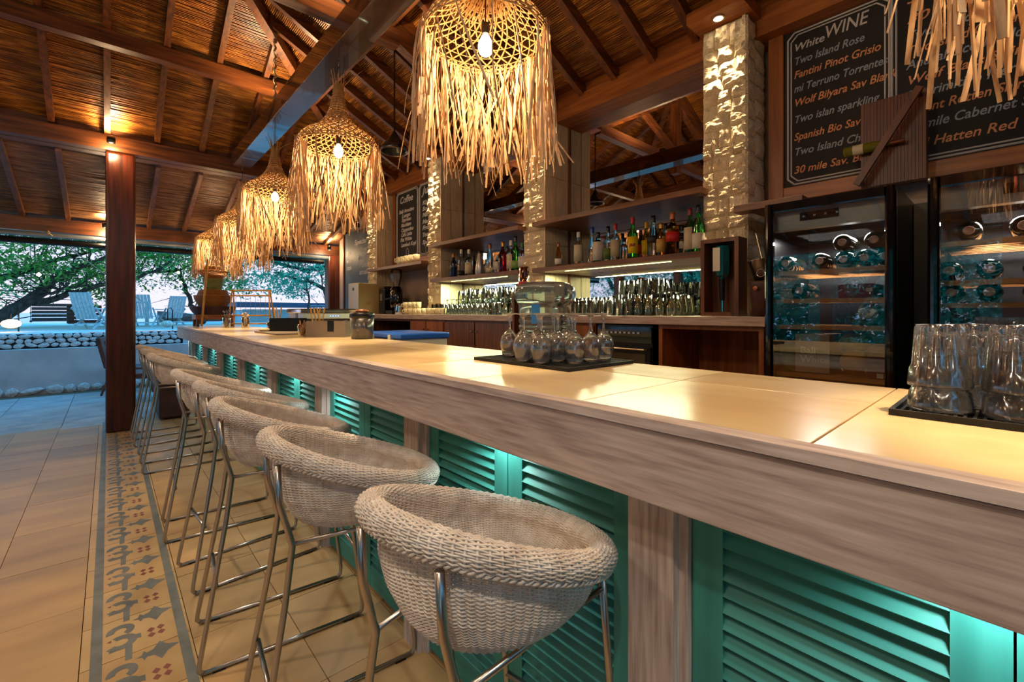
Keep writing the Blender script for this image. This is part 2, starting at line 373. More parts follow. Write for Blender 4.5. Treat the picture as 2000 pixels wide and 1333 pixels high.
# lower skirt roof
ZE, OUT = 2.56, 1.9
reeds('skirt_reed_lining', (XL-OUT, YF+.15+OUT, ZE), (XR+OUT, YF+.15+OUT, ZE), (XL, YF+.15, 3.10), (XR, YF+.15, 3.10), mt['reed_out'], pitch=.022, parent=roof)
reeds('skirt_reed_lining', (XL-OUT, YB, ZE), (XL-OUT, YF+.15+OUT, ZE), (XL, YB, 3.10), (XL, YF+.15, 3.10), mt['reed_side'], parent=roof)
reeds('skirt_reed_lining', (XR+OUT, YF+.15+OUT, ZE), (XR+OUT, YF-.6, ZE), (XR+.1, YF+.15, 3.10), (XR+.1, YF-.6, 3.10), mt['reed_side'], parent=roof)
def rafter(p, q, w=.05, h=.09, nm='rafter', mat=None):
    p = Vector(p); q = Vector(q); o = Vector((0, 0, -(h/2+.012)))
    return M().beam(p+o, q+o, w, h).build(nm, mat or mt['wood_y'], roof)
x = -2.95
while x < 2.9:
    d = min(x-XL, XR-x)
    if d > .15: rafter(plane_pt('F', x, -.05), plane_pt('F', x, d-.02), mat=mt['wood_y'])
    x += .42
y = YF-.17
while y > -3.8:
    d = min(YF-y, DM)
    if d > .12:
        rafter(plane_pt('R', y, -.06), plane_pt('R', y, d-.02), mat=mt['wood_x']); rafter(plane_pt('L', y, -.06), plane_pt('L', y, d-.02), mat=mt['wood_x'])
    y -= .332
x = -4.6
while x < 4.4:
    up = max(0, x-XR, XL-x); t = up/OUT
    if t < .9: rafter((x, YF+.15+OUT, ZE), (x, YF+.17+up, 3.10-(3.10-ZE)*t), .045, .075, mat=mt['shelf_y'])
    x += .42
for sgn, xx in ((1, XR), (-1, XL)):
    rafter((xx+sgn*OUT, YF+.15+OUT, ZE), (xx, YF+.15, 3.10), .07, .1, 'skirt_hip_beam')
    rafter(plane_pt('F', xx, 0), (XC, YF-DM, Z0+SL*DM), .08, .15, 'hip_beam', mt['wood_y'])
for y in [YF+1.5-.45*k for k in range(24)]:
    if y > YB: rafter((XL-OUT, y, ZE), (XL, y, 3.10), .045, .075, mat=mt['wood_x'])
for y in (7.9, 7.5, 7.1, 6.7, 6.3): rafter((XR+OUT, y, ZE), (XR+.1+max(0, y-YF-.15), y, 3.10-(3.10-ZE)*max(0, y-YF-.15)/OUT), .045, .075, mat=mt['wood_x'])
PD = 1.25; pz = Z0+SL*PD-.10-.07
M().box(XL+PD, XR-PD, YF-PD-.05, YF-PD+.05, pz-.06, pz+.07).build('purlin', mt['wood_x'], roof)
M().box(XR-PD-.05, XR-PD+.05, YB, YF-PD, pz-.06, pz+.07).build('purlin', mt['shelf_y'], roof)
M().box(XL+PD-.05, XL+PD+.05, YB, YF-PD, pz-.06, pz+.07).build('purlin', mt['wood_y'], roof)
# plates
M().box(XL-.1, XR+.15, YF-.15, YF-.02, 3.04, 3.20).build('wall_plate', mt['wood_x'], roof)
M().box(XL-.1, XR+.15, YF+.0, YF+.13, 3.04, 3.10).build('wall_plate', mt['wood_x'], roof)
M().box(XR+.03, XR+.24, YB, YF+.1, 3.0, 3.16).build('wall_plate', mt['oak_y'], roof)
M().box(XL-.14, XL+.06, YB, YF+.1, 3.04, 3.20).build('wall_plate', mt['wood_y'], roof)
M().box(XL-.1, XR+.4, YF-.06, YF+.0, 3.20, 3.285).build('blocking_board', mt['wood_x'], roof)
M().box(XR+.06, XR+.42, YB, YF+.1, 3.16, 3.30).build('blocking_board', mt['oak_y'], roof)
M().box(XR-.02, XR+.10, YB, YF, 3.245, 3.31).build('eave_lining', mt['wood_y'], roof)
M().box(XL-.14, XL+.02, YB, YF, 3.20, 3.29).build('blocking_board', mt['wood_y'], roof)
# eave beam, gutter
M().box(XL-OUT+.2, XR+OUT-.2, YF+1.85, YF+1.98, 2.36, 2.54).build('eave_beam', mt['wood_x'], roof)
M().box(XL-OUT+.1, XL-OUT+.24, YB, YF+1.9, 2.36, 2.52).build('eave_beam', mt['wood_y'], roof)
tag(M().tube([(XL-1.6, YF+1.86, 2.315), (XR+.6, YF+1.86, 2.315)], .035, 10).build('eave_gutter_pipe', plain('pale_metal_pipe', '#9fb0c0', .3, .7)), 'pale metal pipe running along underside of the eave beam', 'pipe')
tag(M().tube([(XL-1.6, YF+1.9, 2.235), (XR+.0, YF+1.9, 2.235)], .045, 10).build('rolled_blind', mt['black']), 'dark rolled-up blind hanging under the eave above the beach', 'blind')
# trusses
for Yt, full in ((3.46, 0), (.1, 1), (-3.2, 1)):
    for sgn, xx in ((1, XR), (-1, XL)):
        dd = DM
        p = Vector((xx, Yt, Z0-.02)); q = Vector((XC, Yt, Z0+SL*DM-.02)); o = Vector((0, 0, -.19))
        M().beam(p+o, q+o, .09, .15).build('principal_rafter', mt['wood_x'], roof)
        M().beam((XC, Yt, pz+.02), (XC-sgn*-1*.95, Yt, Z0+SL*(DM-.95)-.2), .06, .09).build('strut', mt['wood_x'], roof)
    M().box(XC-.06, XC+.06, Yt-.06, Yt+.06, pz-.3 if not full else 3.1, Z0+SL*DM-.1).build('king_post', mt['wood_z'], roof)
    M().box(XL+PD-.1, XR-PD+.1, Yt-.05, Yt+.05, pz-.20, pz-.07).build('collar_beam', mt['shelf_x'], roof)
    if full: M().box(XL, XR, Yt-.06, Yt+.06, 3.05, 3.20).build('tie_beam', mt['wood_x'], roof)
# long beam over the bar carrying the pendants
tag(M().box(1.13, 1.32, -3.0, 6.57, 3.10, 3.27).build('pendant_beam', grainy('beam_varnish', '#2c1a12', '#4c3020', (9, .6, 9), ns=4, rough=.25, bump=.05, coat=1), bevel=.004), 'long varnished beam above the bar that carries the raffia pendants', 'beam')
# bell pendant is built below. Rope from the roof to the beam
m = M(); pts = []
for i in range(160):
    t = i/159; pts.append((1.22+.008*math.cos(t*60), 4.86+.008*math.sin(t*60), 3.28+t*.86))
m.tube(pts, .010, 6); tag(m.build('beam_rope', mt['rope']), 'twisted rope tying the long beam up to the roof', 'rope')

# columns
COLW = grainy('column_teak', '#2a0f08', '#5c2814', (9, 9, .6), ns=4, rough=.3, bump=.15, bd=.004)
def column(name, x, y, z1, w, label, r=.0):
    m = M().box(x-w/2, x+w/2, y-w/2, y+w/2, 0, z1)
    return tag(m.build(name, COLW, bevel=.025), label, 'post')
column('wooden_column', .10, 6.62, 3.04, .25, 'thick dark timber column beside the far end of the stools')
for i, (x, y, l) in enumerate(((-3.2, 6.62, 'timber corner column reflected left of the glasses in the mirror'), (-3.2, 3.3, 'timber column on the garden side mirrored in first wine fridge'), (-3.2, 0, 'timber column on the garden side behind the camera'), (-3.2, -3.3, 'timber column on the garden side farthest behind the camera'))):
    column('wooden_column', x, y, 3.04, .2, l)
column('wooden_column', -5.0, 6.0, 2.36, .2, 'outer timber column at the garden edge of roof')
column('wooden_column', -5.0, 2.2, 2.36, .2, 'outer timber column at the middle of garden edge')
column('wooden_column', -5.0, -1.6, 2.36, .2, 'outer timber column at the rear of garden edge')
column('eave_post', 3.12, 8.52, 2.36, .22, 'timber post at the beach end of slate board wall')

# walls
wr = sbox('wall_right', 3.2, 3.34, -4, 8.38, 0, 3.2, mt['pinkwall'])
bx(3.19, 3.2, 4.72, 6.06, 1.28, 1.9).build('splashback', mt['plaster'], wr)
sbox('wall_back', -3.2, 3.3, -4.1, -4.0, 0, 3.1, mt['wood_z'])
# dark timber post lines beside mirrors
for y in (2.74, 4.41): bx(3.155, 3.2, y-.012, y+.02, 1.28, 3.0).build('corner_batten', mt['wood_z'], wr)
for (a, b, l) in ((1.352, 2.745, 'tall mirror behind the fuller bottle shelf nearest the wine board'), (3.032, 4.415, 'tall mirror behind the farther bottle shelf')):
    tag(bx(3.165, 3.18, a, b, 1.28, 3.0).build('wall_mirror', mt['mirror']), l, 'mirror')

# stone pillars
def stone_mesh(seed, dep=.042, n=8, amp=1.0):
    m = M(); k = n+1; so = Vector((seed*3.7, seed*1.3, 0))
    for i in range(k):
        for j in range(k):
            y = -.5+i/n; z = -.5+j/n; e = min(i, j, n-i, n-j)
            q = Vector((y*1.6, z*1.6, 0))+so
            f = noise.noise(q)*.7+noise.noise(q*2.3)*.5+noise.noise(q*5)*.3
            x = -(0 if e == 0 else dep*(.42 if e == 1 else .62)+amp*.030*f*(1 if e > 1 else .6))
            w = .012*noise.noise(q*3+Vector((9, 0, 0)))*4
            m.v.append((min(x, -.004) if e else 0, y*.965+(w if 0 < i < n else 0), z*.965+(w if 0 < j < n else 0)))
    for i in range(n):
        for j in range(n):
            a, b, c, d = i*k+j, i*k+j+1, (i+1)*k+j+1, (i+1)*k+j
            m.f += [(a, b, c), (a, c, d)] if (i+j+seed) % 2 else [(a, b, d), (b, c, d)]
    b = len(m.v); m.v += [(.02, -.48, -.48), (.02, .48, -.48), (.02, .48, .48), (.02, -.48, .48)]
    c0, c1, c2, c3 = 0, n*k, n*k+n, n
    m.f += [(b, b+1, b+2, b+3), (c0, c1, b+1, b), (c1, c2, b+2, b+1), (c2, c3, b+3, b+2), (c3, c0, b, b+3)]
    return m.mesh('stone', mt['stone'], False)
SM = [stone_mesh(s) for s in range(12)]
SM2 = [stone_mesh(s+20, .03, 5, .5) for s in range(4)]
sl = M().obox((0, 0, 0), (1, .02, 1)).mesh('side_slab', mt['slab'])
PIL = [(1.07, 1.345, 'rough coral stone pillar between wine board and full bottle shelf'), (2.755, 3.03, 'rough coral stone pillar behind the big lampshade and between the bottle shelves'), (4.42, 4.70, 'rough coral stone pillar between coffee menu and farther bottle shelf'), (6.08, 6.38, 'farthest rough coral stone pillar beside the slate board')]
for pi, (a, b, lab) in enumerate(PIL):
    t = thing('stone_pillar', lab, 'pillar', (2.85, (a+b)/2, 0)); w = b-a
    bx(.02, .30, -w/2+.02, w/2-.01, 1.28 if pi < 3 else 0, 3.09).build('core', mt['slab'], t)
    r = random.Random(pi)
    z = 1.285; prev = 0
    while z < 3.08:
        h = min(r.uniform(.055, .12), 3.10-z)
        if 3.10-z-h < .045: h = 3.10-z
        n_ = 3 if prev != 3 or r.random() < .5 else 2; prev = n_
        cuts = [-.5]+([-.5+r.uniform(.24, .42), .5-r.uniform(.22, .38)] if n_ == 3 else [r.uniform(-.14, .14)])+[.5]
        for c in range(n_):
            y0, y1 = cuts[c]*w, cuts[c+1]*w; jz = r.uniform(-.006, .006)
            inst('stone', r.choice(SM), t, (.014, (y0+y1)/2, z+h/2+jz), (r.uniform(-.06, .06), 0, 0), (r.uniform(.6, 1.2), (y1-y0)*1.02, h*1.04)); 
        z += h
    # side towards the camera (normal -Y)
    if pi == 0:
        for (x0, x1) in ((.0, .15), (.15, .30)):
            z = 1.285
            while z < 3.08:
                h = min(r.uniform(.09, .17), 3.10-z)
                inst('stone', r.choice(SM2), t, ((x0+x1)/2, -w/2+.012, z+h/2), (0, 0, R(90)), (1, x1-x0, h)); z += h
    else:
        for (x0, x1) in ((.0, .135), (.14, .305)):
            z = 1.285
            for h in (.62, .60, .595):
                inst('side_slab', sl, t, ((x0+x1)/2, -w/2+.004, z+h/2), (0, 0, 0), (x1-x0-.004, 1, h-.004)); z += h
    bx(-.15, .13, -w/2-.03, w/2+.03, 3.10, 3.17).build('head_block', mt['oak_y'], t)
    s = thing('pillar_spotlight', ['small recessed spotlight washing the pillar beside the wine board', 'small recessed spotlight above the pillar behind the big lampshade', 'small recessed spotlight above the pillar beside the coffee menu', 'small recessed spotlight above the farthest stone pillar'][pi], 'spotlight', (2.77, (a+b)/2, 3.10))
    M().lathe([(.035, 0), (.035, -.008), (.026, -.008), (.026, -.001)], 16).build('ring', mt['steel'], s)
    M().lathe([(.0, -.004), (.026, -.004)], 16).build('lens', mt['spotglow'], s)
    lamp('spot_light', 'SPOT', (0, 0, -.02), 105, WARM2, .02, (0, R(8), 0), 75, .8, parent=s)

# ================================================================ BAR
bar = thing('bar_counter', 'long bar counter with pale stone top, limed wood fascia and turquoise louvred front', 'bar', (0, 0, 0))
BY0, BY1 = -1.5, 8.37
bx(.80, 1.53, BY0, BY1, .98, 1.076).build('substructure', mt['white_y'], bar)
bx(1.50, 1.55, BY0, BY1, 0, 1.0).build('back_board', mt['oak_y'], bar)
bx(.90, 1.50, BY1-.10, BY1-.04, 0, 1.0).build('end_board', mt['white_z'], bar)
r = random.Random(3)
for row, (xa, xb, off) in enumerate(((.792, 1.262, 0), (1.266, 1.55, 0))):
    y = .208-.45*4
    while y < BY1:
        y2 = min(y+.45, BY1); s = bx(xa, xb, y+.0015, y2-.0015, 1.0765, 1.10+r.uniform(-.0004, .0003)).build('stone_slab', mt['top'], bar, bevel=.0012); y = y2
m = M(); y = BY0
while y < BY1:      # slightly irregular worn wooden nosing
    m.quadbox([(.757, y, 1.080), (.792, y, 1.078), (.792, y+.33, 1.078), (.757, y+.33, 1.080), (.762+r.uniform(-.001, .001), y, 1.098), (.792, y, 1.1025), (.792, y+.33, 1.1025), (.762+r.uniform(-.001, .001), y+.33, 1.098)]); y += .33
m.build('edge_nosing', mt['white_y'], bar)
bx(.766, .80, BY0, BY1, .936, 1.077).build('fascia_board', mt['white_y'], bar, bevel=.003)
bx(.766, .80, BY1-.034, BY1, .936, 1.077)
posts = [-.51+1.04*k-.0 for k in range(-1, 9)]
slm = {}
def slat_mesh(w):
    k = round(w, 3)
    if k not in slm: slm[k] = M().obox((0, 0, 0), (.046, w, .006), Matrix.Rotation(R(-52), 3, 'Y')).mesh('slat', mt['teal_y'])
    return slm[k]
pm = bx(-.035, .035, -.055, .055, 0, .98).mesh('post', mt['white_z'])
for k, p in enumerate(posts):
    if p+.1 > BY1: break
    inst('post', pm, bar, (.912, p, 0))
    bx(.90, .93, p-.075, p-.055, 0, .98).build('reveal_strip', mt['white_z'], bar)
    a, b = p+.058, min(p+1.04-.078, BY1-.08); mid = (a+b)/2
    for di, (da, db) in enumerate(((a, mid-.0015), (mid+.0015, b))):
        if db-da < .15: continue
        d = tag(empty('shutter_door', (.93, (da+db)/2, 0)), None); d.parent = bar
        w = db-da; sw = .062
        for s in (-1, 1): bx(-.016, .016, s*(w/2)-(sw if s > 0 else 0), s*(w/2)+(sw if s < 0 else 0), .02, .975).build('stile', mt['teal_z'], d)
        bx(-.015, .015, -w/2+sw, w/2-sw, .905, .975).build('rail', mt['teal_y'], d); bx(-.015, .015, -w/2+sw, w/2-sw, .02, .11).build('rail', mt['teal_y'], d)
        bx(.018, .024, -w/2, w/2, .02, .975).build('backing_panel', mt['teal_y'], d)
        n = 24; ww = w-2*sw
        if -1 < p < 2.8:
            for q in range(n): inst('slat', slat_mesh(ww), d, (-.0, 0, .126+q*.0328))
        else:
            m = M()
            for q in range(n): m.obox((0, 0, .126+q*.0328), (.046, ww, .006), Matrix.Rotation(R(-52), 3, 'Y'))
            tag(m.build('louvre_slats', mt['teal_y'], d), kind='stuff')
    ly = p+.52
    if ly < BY1:
        if 2.0 < ly < 2.2: ly = 2.36
        l = empty('under_bar_light', (.85, ly, .978)); l.parent = bar
        M().lathe([(0, -.006), (.03, -.006), (.032, 0)], 14).build('led_disc', mt['ledw'], l)
        lamp('led_spot', 'SPOT', (0, 0, -.012), 4.5, (.88, 1, .97), .02, (0, R(-6), 0), 130, .8, parent=l)

# ================================================================ STOOLS
def stool_parts():
    NS = 84
    def rimR(f): return .245, .285
    def prof(f):
        c, s = math.cos(f), math.sin(f)      # f = 0 faces the bar (+x)
        zr = .850-.080*c+.006*c*c
        zb = .708+.006*c
        ex = .214*c; ey = .212*s
        rim = Vector((ex, ey, zr)); bt = Vector((.172*c+.004, .172*s, zb))
        out = Vector((c/.214, s/.212, 0)).normalized()
        pts = [Vector((bt.x*k+.0, bt.y*k, zb-.012*(1-k))) for k in (.12, .45, .75, .97)]
        lean = (.0 if c > 0 else 0)
        for t in (.12, .35, .6, .85, .97):
            p = bt.lerp(rim, t); p += out*(.028*math.sin(PI*t)); pts.append(p)
        cc = rim+out*.026
        for a in (150, 115, 80, 45, 10, -25, -55): pts.append(cc+out*(.026*math.cos(R(a)))+Vector((0, 0, .024*math.sin(R(a)))))
        return pts, out
    fs = [2*PI*(i+.5)/(2*NS)*1 for i in range(2*NS)]
    P = [prof(f)[0] for f in fs]
    def resample(pts, step):
        L = [0]
        for a, b in zip(pts, pts[1:]): L.append(L[-1]+(b-a).length)
        n = 124; out = []
        for i in range(n+1):
            d = L[-1]*i/n; j = max(k for k in range(len(L)) if L[k] <= d+1e-9); j = min(j, len(pts)-2)
            out.append(pts[j].lerp(pts[j+1], (d-L[j])/(L[j+1]-L[j])))
        return out
    Q = [resample(p, .006) for p in P]; n = len(Q[0]); K = len(fs)
    m = M()
    for i in range(9, n, 1):
        b = len(m.v); rr = .0019
        for k in range(K):
            p = Q[k][i]; tg = (Q[k][min(i+1, n-1)]-Q[k][i-1]).normalized(); ar = (Q[(k+1) % K][i]-Q[k-1][i]).normalized()
            nr = ar.cross(tg).normalized()
            off = .0028*(1 if ((k//2)+i) % 2 else -1) if k % 2 == 0 else 0
            pp = p+nr*off
            for q in range(4):
                t = PI/2*q+PI/4; m.v.append(tuple(pp+nr*(rr*math.cos(t))+tg*(rr*1.15*math.sin(t))))
        for k in range(K):
            k2 = (k+1) % K
            for q in range(4):
                q2 = (q+1) % 4; m.f.append((b+k*4+q, b+k*4+q2, b+k2*4+q2, b+k2*4+q))
    for k in range(0, K, 2): m.tube(Q[k][14::4]+[Q[k][-1]], .0036, 4, False)
    st = m.mesh('woven_shell', mt['wicker'], True)
    m = M()      # braided edge under the rim
    E_ = [q[-1] for q in Q]
    for ph in (0, 2*PI/3, 4*PI/3):
        pts = []
        for k in range(K*2+1):
            f = k/2; a, b2 = E_[int(f) % K], E_[(int(f)+1) % K]; p = a.lerp(b2, f-int(f)); t = k*2*PI/8+ph
            o = Vector((p.x, p.y, 0)).normalized(); pts.append(p+o*(.005*math.cos(t))+Vector((0, 0, .005*math.sin(t))))
        m.tube(pts, .0034, 4, False)
    br = m.mesh('rim_braid', mt['wicker'], True)
    return st, br
SHELL, BRAID = stool_parts()
def leg_path(sy, rear):
    if rear: return [(-.232, sy*.112, .895), (-.226, sy*.115, .79), (-.196, sy*.118, .675), (-.216, sy*.126, .52), (-.298, sy*.165, .045), (-.300, sy*.166, .022), (-.288, sy*.166, .009)]
    return [(.262, sy*.166, .009), (.276, sy*.167, .022), (.278, sy*.168, .05), (.225, sy*.162, .50), (.198, sy*.158, .745)]
def make_stool(first):
    t = thing('bar_stool', '', 'bar stool')
    if not first: return t
    inst('woven_seat', SHELL, t); inst('rim_braid', BRAID, t)
    M().lathe([(0, .700), (.075, .700), (.078, .704), (.075, .708), (0, .708)], 24).build('seat_centre', mt['wicker'], t, True)
    for sy in (-1, 1):
        M().tube(leg_path(sy, 1), .0085, 8).build('leg', mt['steel'], t, True)
        M().tube(leg_path(sy, 0), .0085, 8).build('leg', mt['steel'], t, True)
        M().tube([(-.288, sy*.166, .009), (.262, sy*.166, .009)], .0085, 8).build('floor_runner', mt['steel'], t, True)
        for x in (-.24, .22): bx(x-.02, x+.02, sy*.166-.009, sy*.166+.009, 0, .006).build('foot_pad', mt['rubber'], t)
    M().tube([(-.247, -.141, .29), (-.247, .141, .29)], .007, 8).build('back_brace', mt['steel'], t, True)
    M().tube([(.249, -.165, .30), (.249, .165, .30)], .0085, 8).build('footrest', mt['steel'], t, True)
    [M().tube([(-.196, q*.118, .678), (.207, q*.159, .684)], .0065, 8).build('seat_rail', mt['steel'], t, True) for q in (-1, 1)]
    return t
st0 = make_stool(True)
SP = [(.600, .745, 8, 'white wicker bar stool nearest the camera, seen largest'), (.575, 1.39, -6, 'second white wicker bar stool from the camera'), (.555, 2.07, -6, 'third white wicker bar stool from the camera'),
      (.575, 2.70, 4, 'fourth white wicker bar stool, between third stool and the middle of the row'), (.54, 3.33, -3, 'fifth white wicker bar stool, its lower back turned to the floor border'), (.50, 4.82, 0, 'white wicker bar stool just past the gap in the row'), (.49, 5.5, 3, 'white wicker bar stool beside the timber column, second last in the row'), (.48, 6.16, 0, 'farthest white wicker bar stool, behind the timber column')]
for i, (x, y, a, lab) in enumerate(SP):
    o = st0 if i == 0 else copy_tree(st0)
    o.location = (x, y, 0); o.rotation_euler = (0, 0, R(a)); tag(o, lab, 'bar stool', 'wicker stools along the bar')

# ================================================================ PENDANT LAMPS
PR = [(.275, 0), (.272, .03), (.255, .062), (.222, .092), (.18, .118), (.138, .148), (.103, .185), (.078, .225), (.060, .27), (.047, .32), (.038, .37), (.033, .42), (.032, .46)]
def pr_at(s):
    k = s*(len(PR)-1); i = min(int(k), len(PR)-2); f = k-i
    return PR[i][0]*(1-f)+PR[i+1][0]*f, PR[i][1]*(1-f)+PR[i+1][1]*f
def ribbon(m, pts, w, n_hint=None, th=.0012):
    k = len(pts); b = len(m.v)
    for i, p in enumerate(pts):
        d = (pts[min(i+1, k-1)]-pts[max(i-1, 0)]).normalized(); s = d.cross(n_hint)
        if s.length < 1e-4: s = Vector((1, 0, 0))
        s.normalize(); nn = s.cross(d)
        ww = w[i] if isinstance(w, list) else w
        m.v += [tuple(p-s*ww/2), tuple(p+nn*th*2), tuple(p+s*ww/2)]
    for i in range(k-1):
        a = b+3*i; m.f += [(a, a+3, a+4, a+1), (a+1, a+4, a+5, a+2), (a+2, a+5, a+3, a)]
def pendant_meshes(seed):
    r = random.Random(seed)
    m = M()
    for z_i, s in enumerate([0, .05, .1, .17, .24, .31, .38]):      # hoops
        rad, z = pr_at(s); n = 48
        m.tube([(rad*math.cos(2*PI*i/n), rad*math.sin(2*PI*i/n), z) for i in range(n+1)], .0042 if z_i < 2 else .0025, 4, False)
    N = 30
    for d in (-1, 1):
        for k in range(N):
            pts = []; t0 = 2*PI*k/N+r.uniform(-.03, .03)
            for i in range(19):
                s = i/18*.62; rad, z = pr_at(s); t = t0+d*s*1.9
                pts.append(Vector((rad*math.cos(t), rad*math.sin(t), z+.002*d)))
            n_ = 12
            for q in range(len(pts)-1):
                pass
            ribbon_local(m, pts, .0085)
    for k in range(44):      # tight wrap of the neck
        pts = []; t0 = 2*PI*k/44
        for i in range(12):
            s = .42+i/11*.58; rad, z = pr_at(s); t = t0+s*.8*(1 if k % 2 else -1); pts.append(Vector((rad*math.cos(t), rad*math.sin(t), z)))
        ribbon_local(m, pts, .0075 if k % 2 else .006)
    for s in [.44+.035*i for i in range(14)]:
        rad, z = pr_at(s); rad += .003; n = 30
        m.tube([(rad*math.cos(2*PI*i/n), rad*math.sin(2*PI*i/n), z) for i in range(n+1)], .0035, 4, False)
    for k in range(16):      # loose ends on top
        t = 2*PI*k/16+r.uniform(-.1, .1); l = r.uniform(.05, .17); o = r.uniform(.005, .05)
        if k == 3: o = .14
        p0 = Vector((.032*math.cos(t), .032*math.sin(t), .44)); p1 = p0+Vector((o*math.cos(t), o*math.sin(t), l))
        m.tube([p0, p0.lerp(p1, .5)+Vector((0, 0, .01)), p1], [.0035, .003, .002], 4)
    sh = m.mesh('woven_shade', mt['raffia'], True)
    m = M()
    for k in range(430):      # fringe, thinned over the sector around +x
        t = 2*PI*k/430+r.uniform(-.03, .03); inner = r.random() < .35
        if math.cos(t) > .45 and r.random() < .93: continue
        rad = .275+(r.uniform(-.012, .014) if not inner else r.uniform(-.05, -.01)); L = r.uniform(.40, .60) if r.random() < .85 else r.uniform(.2, .34)
        z0 = r.uniform(-.005, .05) if not inner else 0
        p = Vector((rad*math.cos(t), rad*math.sin(t), z0)); pts = [p.copy()]; sw = r.gauss(0, .20); ow = r.gauss(.03, .05)
        n = 7; tw = r.uniform(-2, 2); tg = Vector((-math.sin(t), math.cos(t), 0)); out = Vector((math.cos(t), math.sin(t), 0)); kx = r.uniform(-.012, .012)
        for i in range(1, n+1):
            f = i/n; sw += r.gauss(0, .05)
            p = p+Vector((0, 0, -L/n))+tg*(sw*L/n)+out*(ow*L/n*(1-f)+r.gauss(0, .002)); pts.append(p.copy())
        w = r.uniform(.004, .011)
        hint = (out*math.cos(tw)+tg*math.sin(tw)).normalized()
        ribbon(m, pts, [w*.7, w, w, w*1.1, w*1.15, w*1.2, w*1.2, w*1.1], hint)
    fr = m.mesh('fringe', mt['raffia2'], False)
    return sh, fr
def ribbon_local(m, pts, w, th=.0015):
    k = len(pts); b = len(m.v)
    for i, p in enumerate(pts):
        d = (pts[min(i+1, k-1)]-pts[max(i-1, 0)]).normalized(); n = Vector((p.x, p.y, .12)).normalized(); s = d.cross(n).normalized(); n = s.cross(d)
        m.v += [tuple(p-s*w/2), tuple(p+n*th), tuple(p+s*w/2), tuple(p-n*th)]
    for i in range(k-1):
        a = b+4*i
        for q in range(4): m.f.append((a+q, a+4+q, a+4+(q+1) % 4, a+(q+1) % 4))
PMS = [pendant_meshes(11), pendant_meshes(12)]
PLAB = ['big raffia pendant whose fringe hangs into the top right corner over the red wine menu', 'largest fully seen raffia pendant, in front of the stone pillars', 'raffia pendant with a tall thin neck, left of the black bell lamp', 'third raffia pendant back from the big one, partly behind the tall-necked one', 'small raffia pendant hanging over the basket rack', 'farthest raffia pendant at the beach end of the bar']
for i, y in enumerate((-.19, 1.56, 3.24, 4.86, 6.42, 7.95)):
    zr = (2.34, 2.50, 2.48, 2.46, 2.40, 2.36)[i]; xx = (1.24, 1.24, 1.23, 1.22, 1.24, 1.22)[i]
    t = thing('raffia_pendant', PLAB[i], 'lamp', (xx, y, zr), math.atan2(-y, -xx)+(.2, 0, .1, -.15, .1, 0)[i], 'raffia pendants over the bar')
    sh, fr = PMS[i % 2]
    inst('woven_shade', sh, t); tag(inst('fringe', fr, t), kind='stuff')
    top = (3.10 if y < 6.5 else 2.78)-zr
    M().tube([(0, 0, .06), (0, 0, top)], .003, 6).build('cord', mt['black'], t)
    M().lathe([(0, .075), (.018, .075), (.02, .05), (.016, .03), (0, .03)], 12).build('lamp_holder', mt['black'], t)
    M().lathe([(0, .03), (.016, .022), (.031, -.01), (.034, -.03), (.026, -.055), (.012, -.066), (0, -.068)], 14).build('bulb', mt['bulb'], t, True)
    if y < 6.5: M().tube([(0, 0, top-.03), (.012, 0, top-.02), (.012, 0, top-.006), (0, 0, top)], .003, 6).build('hook', mt['steel'], t)
    lamp('bulb_light', 'POINT', (0, 0, -.10), 20, WARM, .035, parent=t)
    lamp('added_bar_spot', 'SPOT', (0, 0, -.09), 75, WARM2, .03, (0, 0, 0), 52, .6, parent=t)  # spot added inside the shade to light the bar, clear of the fringe
t = thing('bell_pendant', 'black cone-shaped pendant on a thin rod between two raffia lampshades', 'lamp', (1.80, 3.50, 2.66))
M().lathe([(.012, .17), (.022, .155), (.03, .14), (.10, .045), (.112, .03), (.114, .0), (.108, .0), (.104, .03), (.02, .13)], 28).build('cone_shade', mt['black'], t, True)
M().lathe([(.1145, -.002), (.1145, .004), (.109, .004), (.109, -.002), (.1145, -.002)], 28).build('rim_ring', mt['steel'], t, True)
M().tube([(0, 0, .16), (0, 0, .98)], .007, 8).build('rod', mt['black'], t); bx(-.03, .03, -.03, .03, .95, 1.0).build('ceiling_cap', mt['black'], t)

# ================================================================ BACK COUNTER
CX = 2.58
tag(bx(CX, 3.19, .80, 5.75, 1.225, 1.278).build('back_worktop', mt['white_y'], bevel=.003), 'long limed wood worktop behind the bar under the bottle shelves', 'worktop')
def cabinet(name, lab, a, b, mat, kind):
    t = thing(name, lab, 'cabinet', (CX+.04, (a+b)/2, 0)); w = b-a; z1 = 1.223
    th = .025
    bx(0, .52, -w/2, -w/2+th, .0, z1).build('side_panel', mat, t); bx(0, .52, w/2-th, w/2, .0, z1).build('side_panel', mat, t)
    bx(.50, .52, -w/2+th, w/2-th, .02, z1).build('back_panel', mat, t); bx(0, .5, -w/2+th, w/2-th, z1-th, z1).build('top_panel', mat, t); bx(0, .5, -w/2+th, w/2-th, .02, .045).build('bottom_panel', mat, t)
    if kind == 'open': bx(.01, .49, -w/2+th, w/2-th, .86, .885).build('shelf', mat, t); bx(.01, .49, -w/2+th, w/2-th, .45, .475).build('shelf', mat, t)
    if kind == 'doors':
        for s in (-1, 1):
            d = bx(-.02, -.001, (s*w/4)-w/4+.008, (s*w/4)+w/4-.008, .03, z1-.02).build('door', mat, t)
            M().lathe([(0, 0), (.012, .002), (.009, .014), (.005, .02), (0, .02)], 12, (-.022, -s*.04, 1.12), m=Matrix.Rotation(R(-90), 3, 'Y')).build('knob', mt['steel'], d)
    return t
cabinet('open_cabinet', 'orange-brown wooden open cabinet left of the first wine fridge', .90, 1.52, mt['oak_z'], 'open')
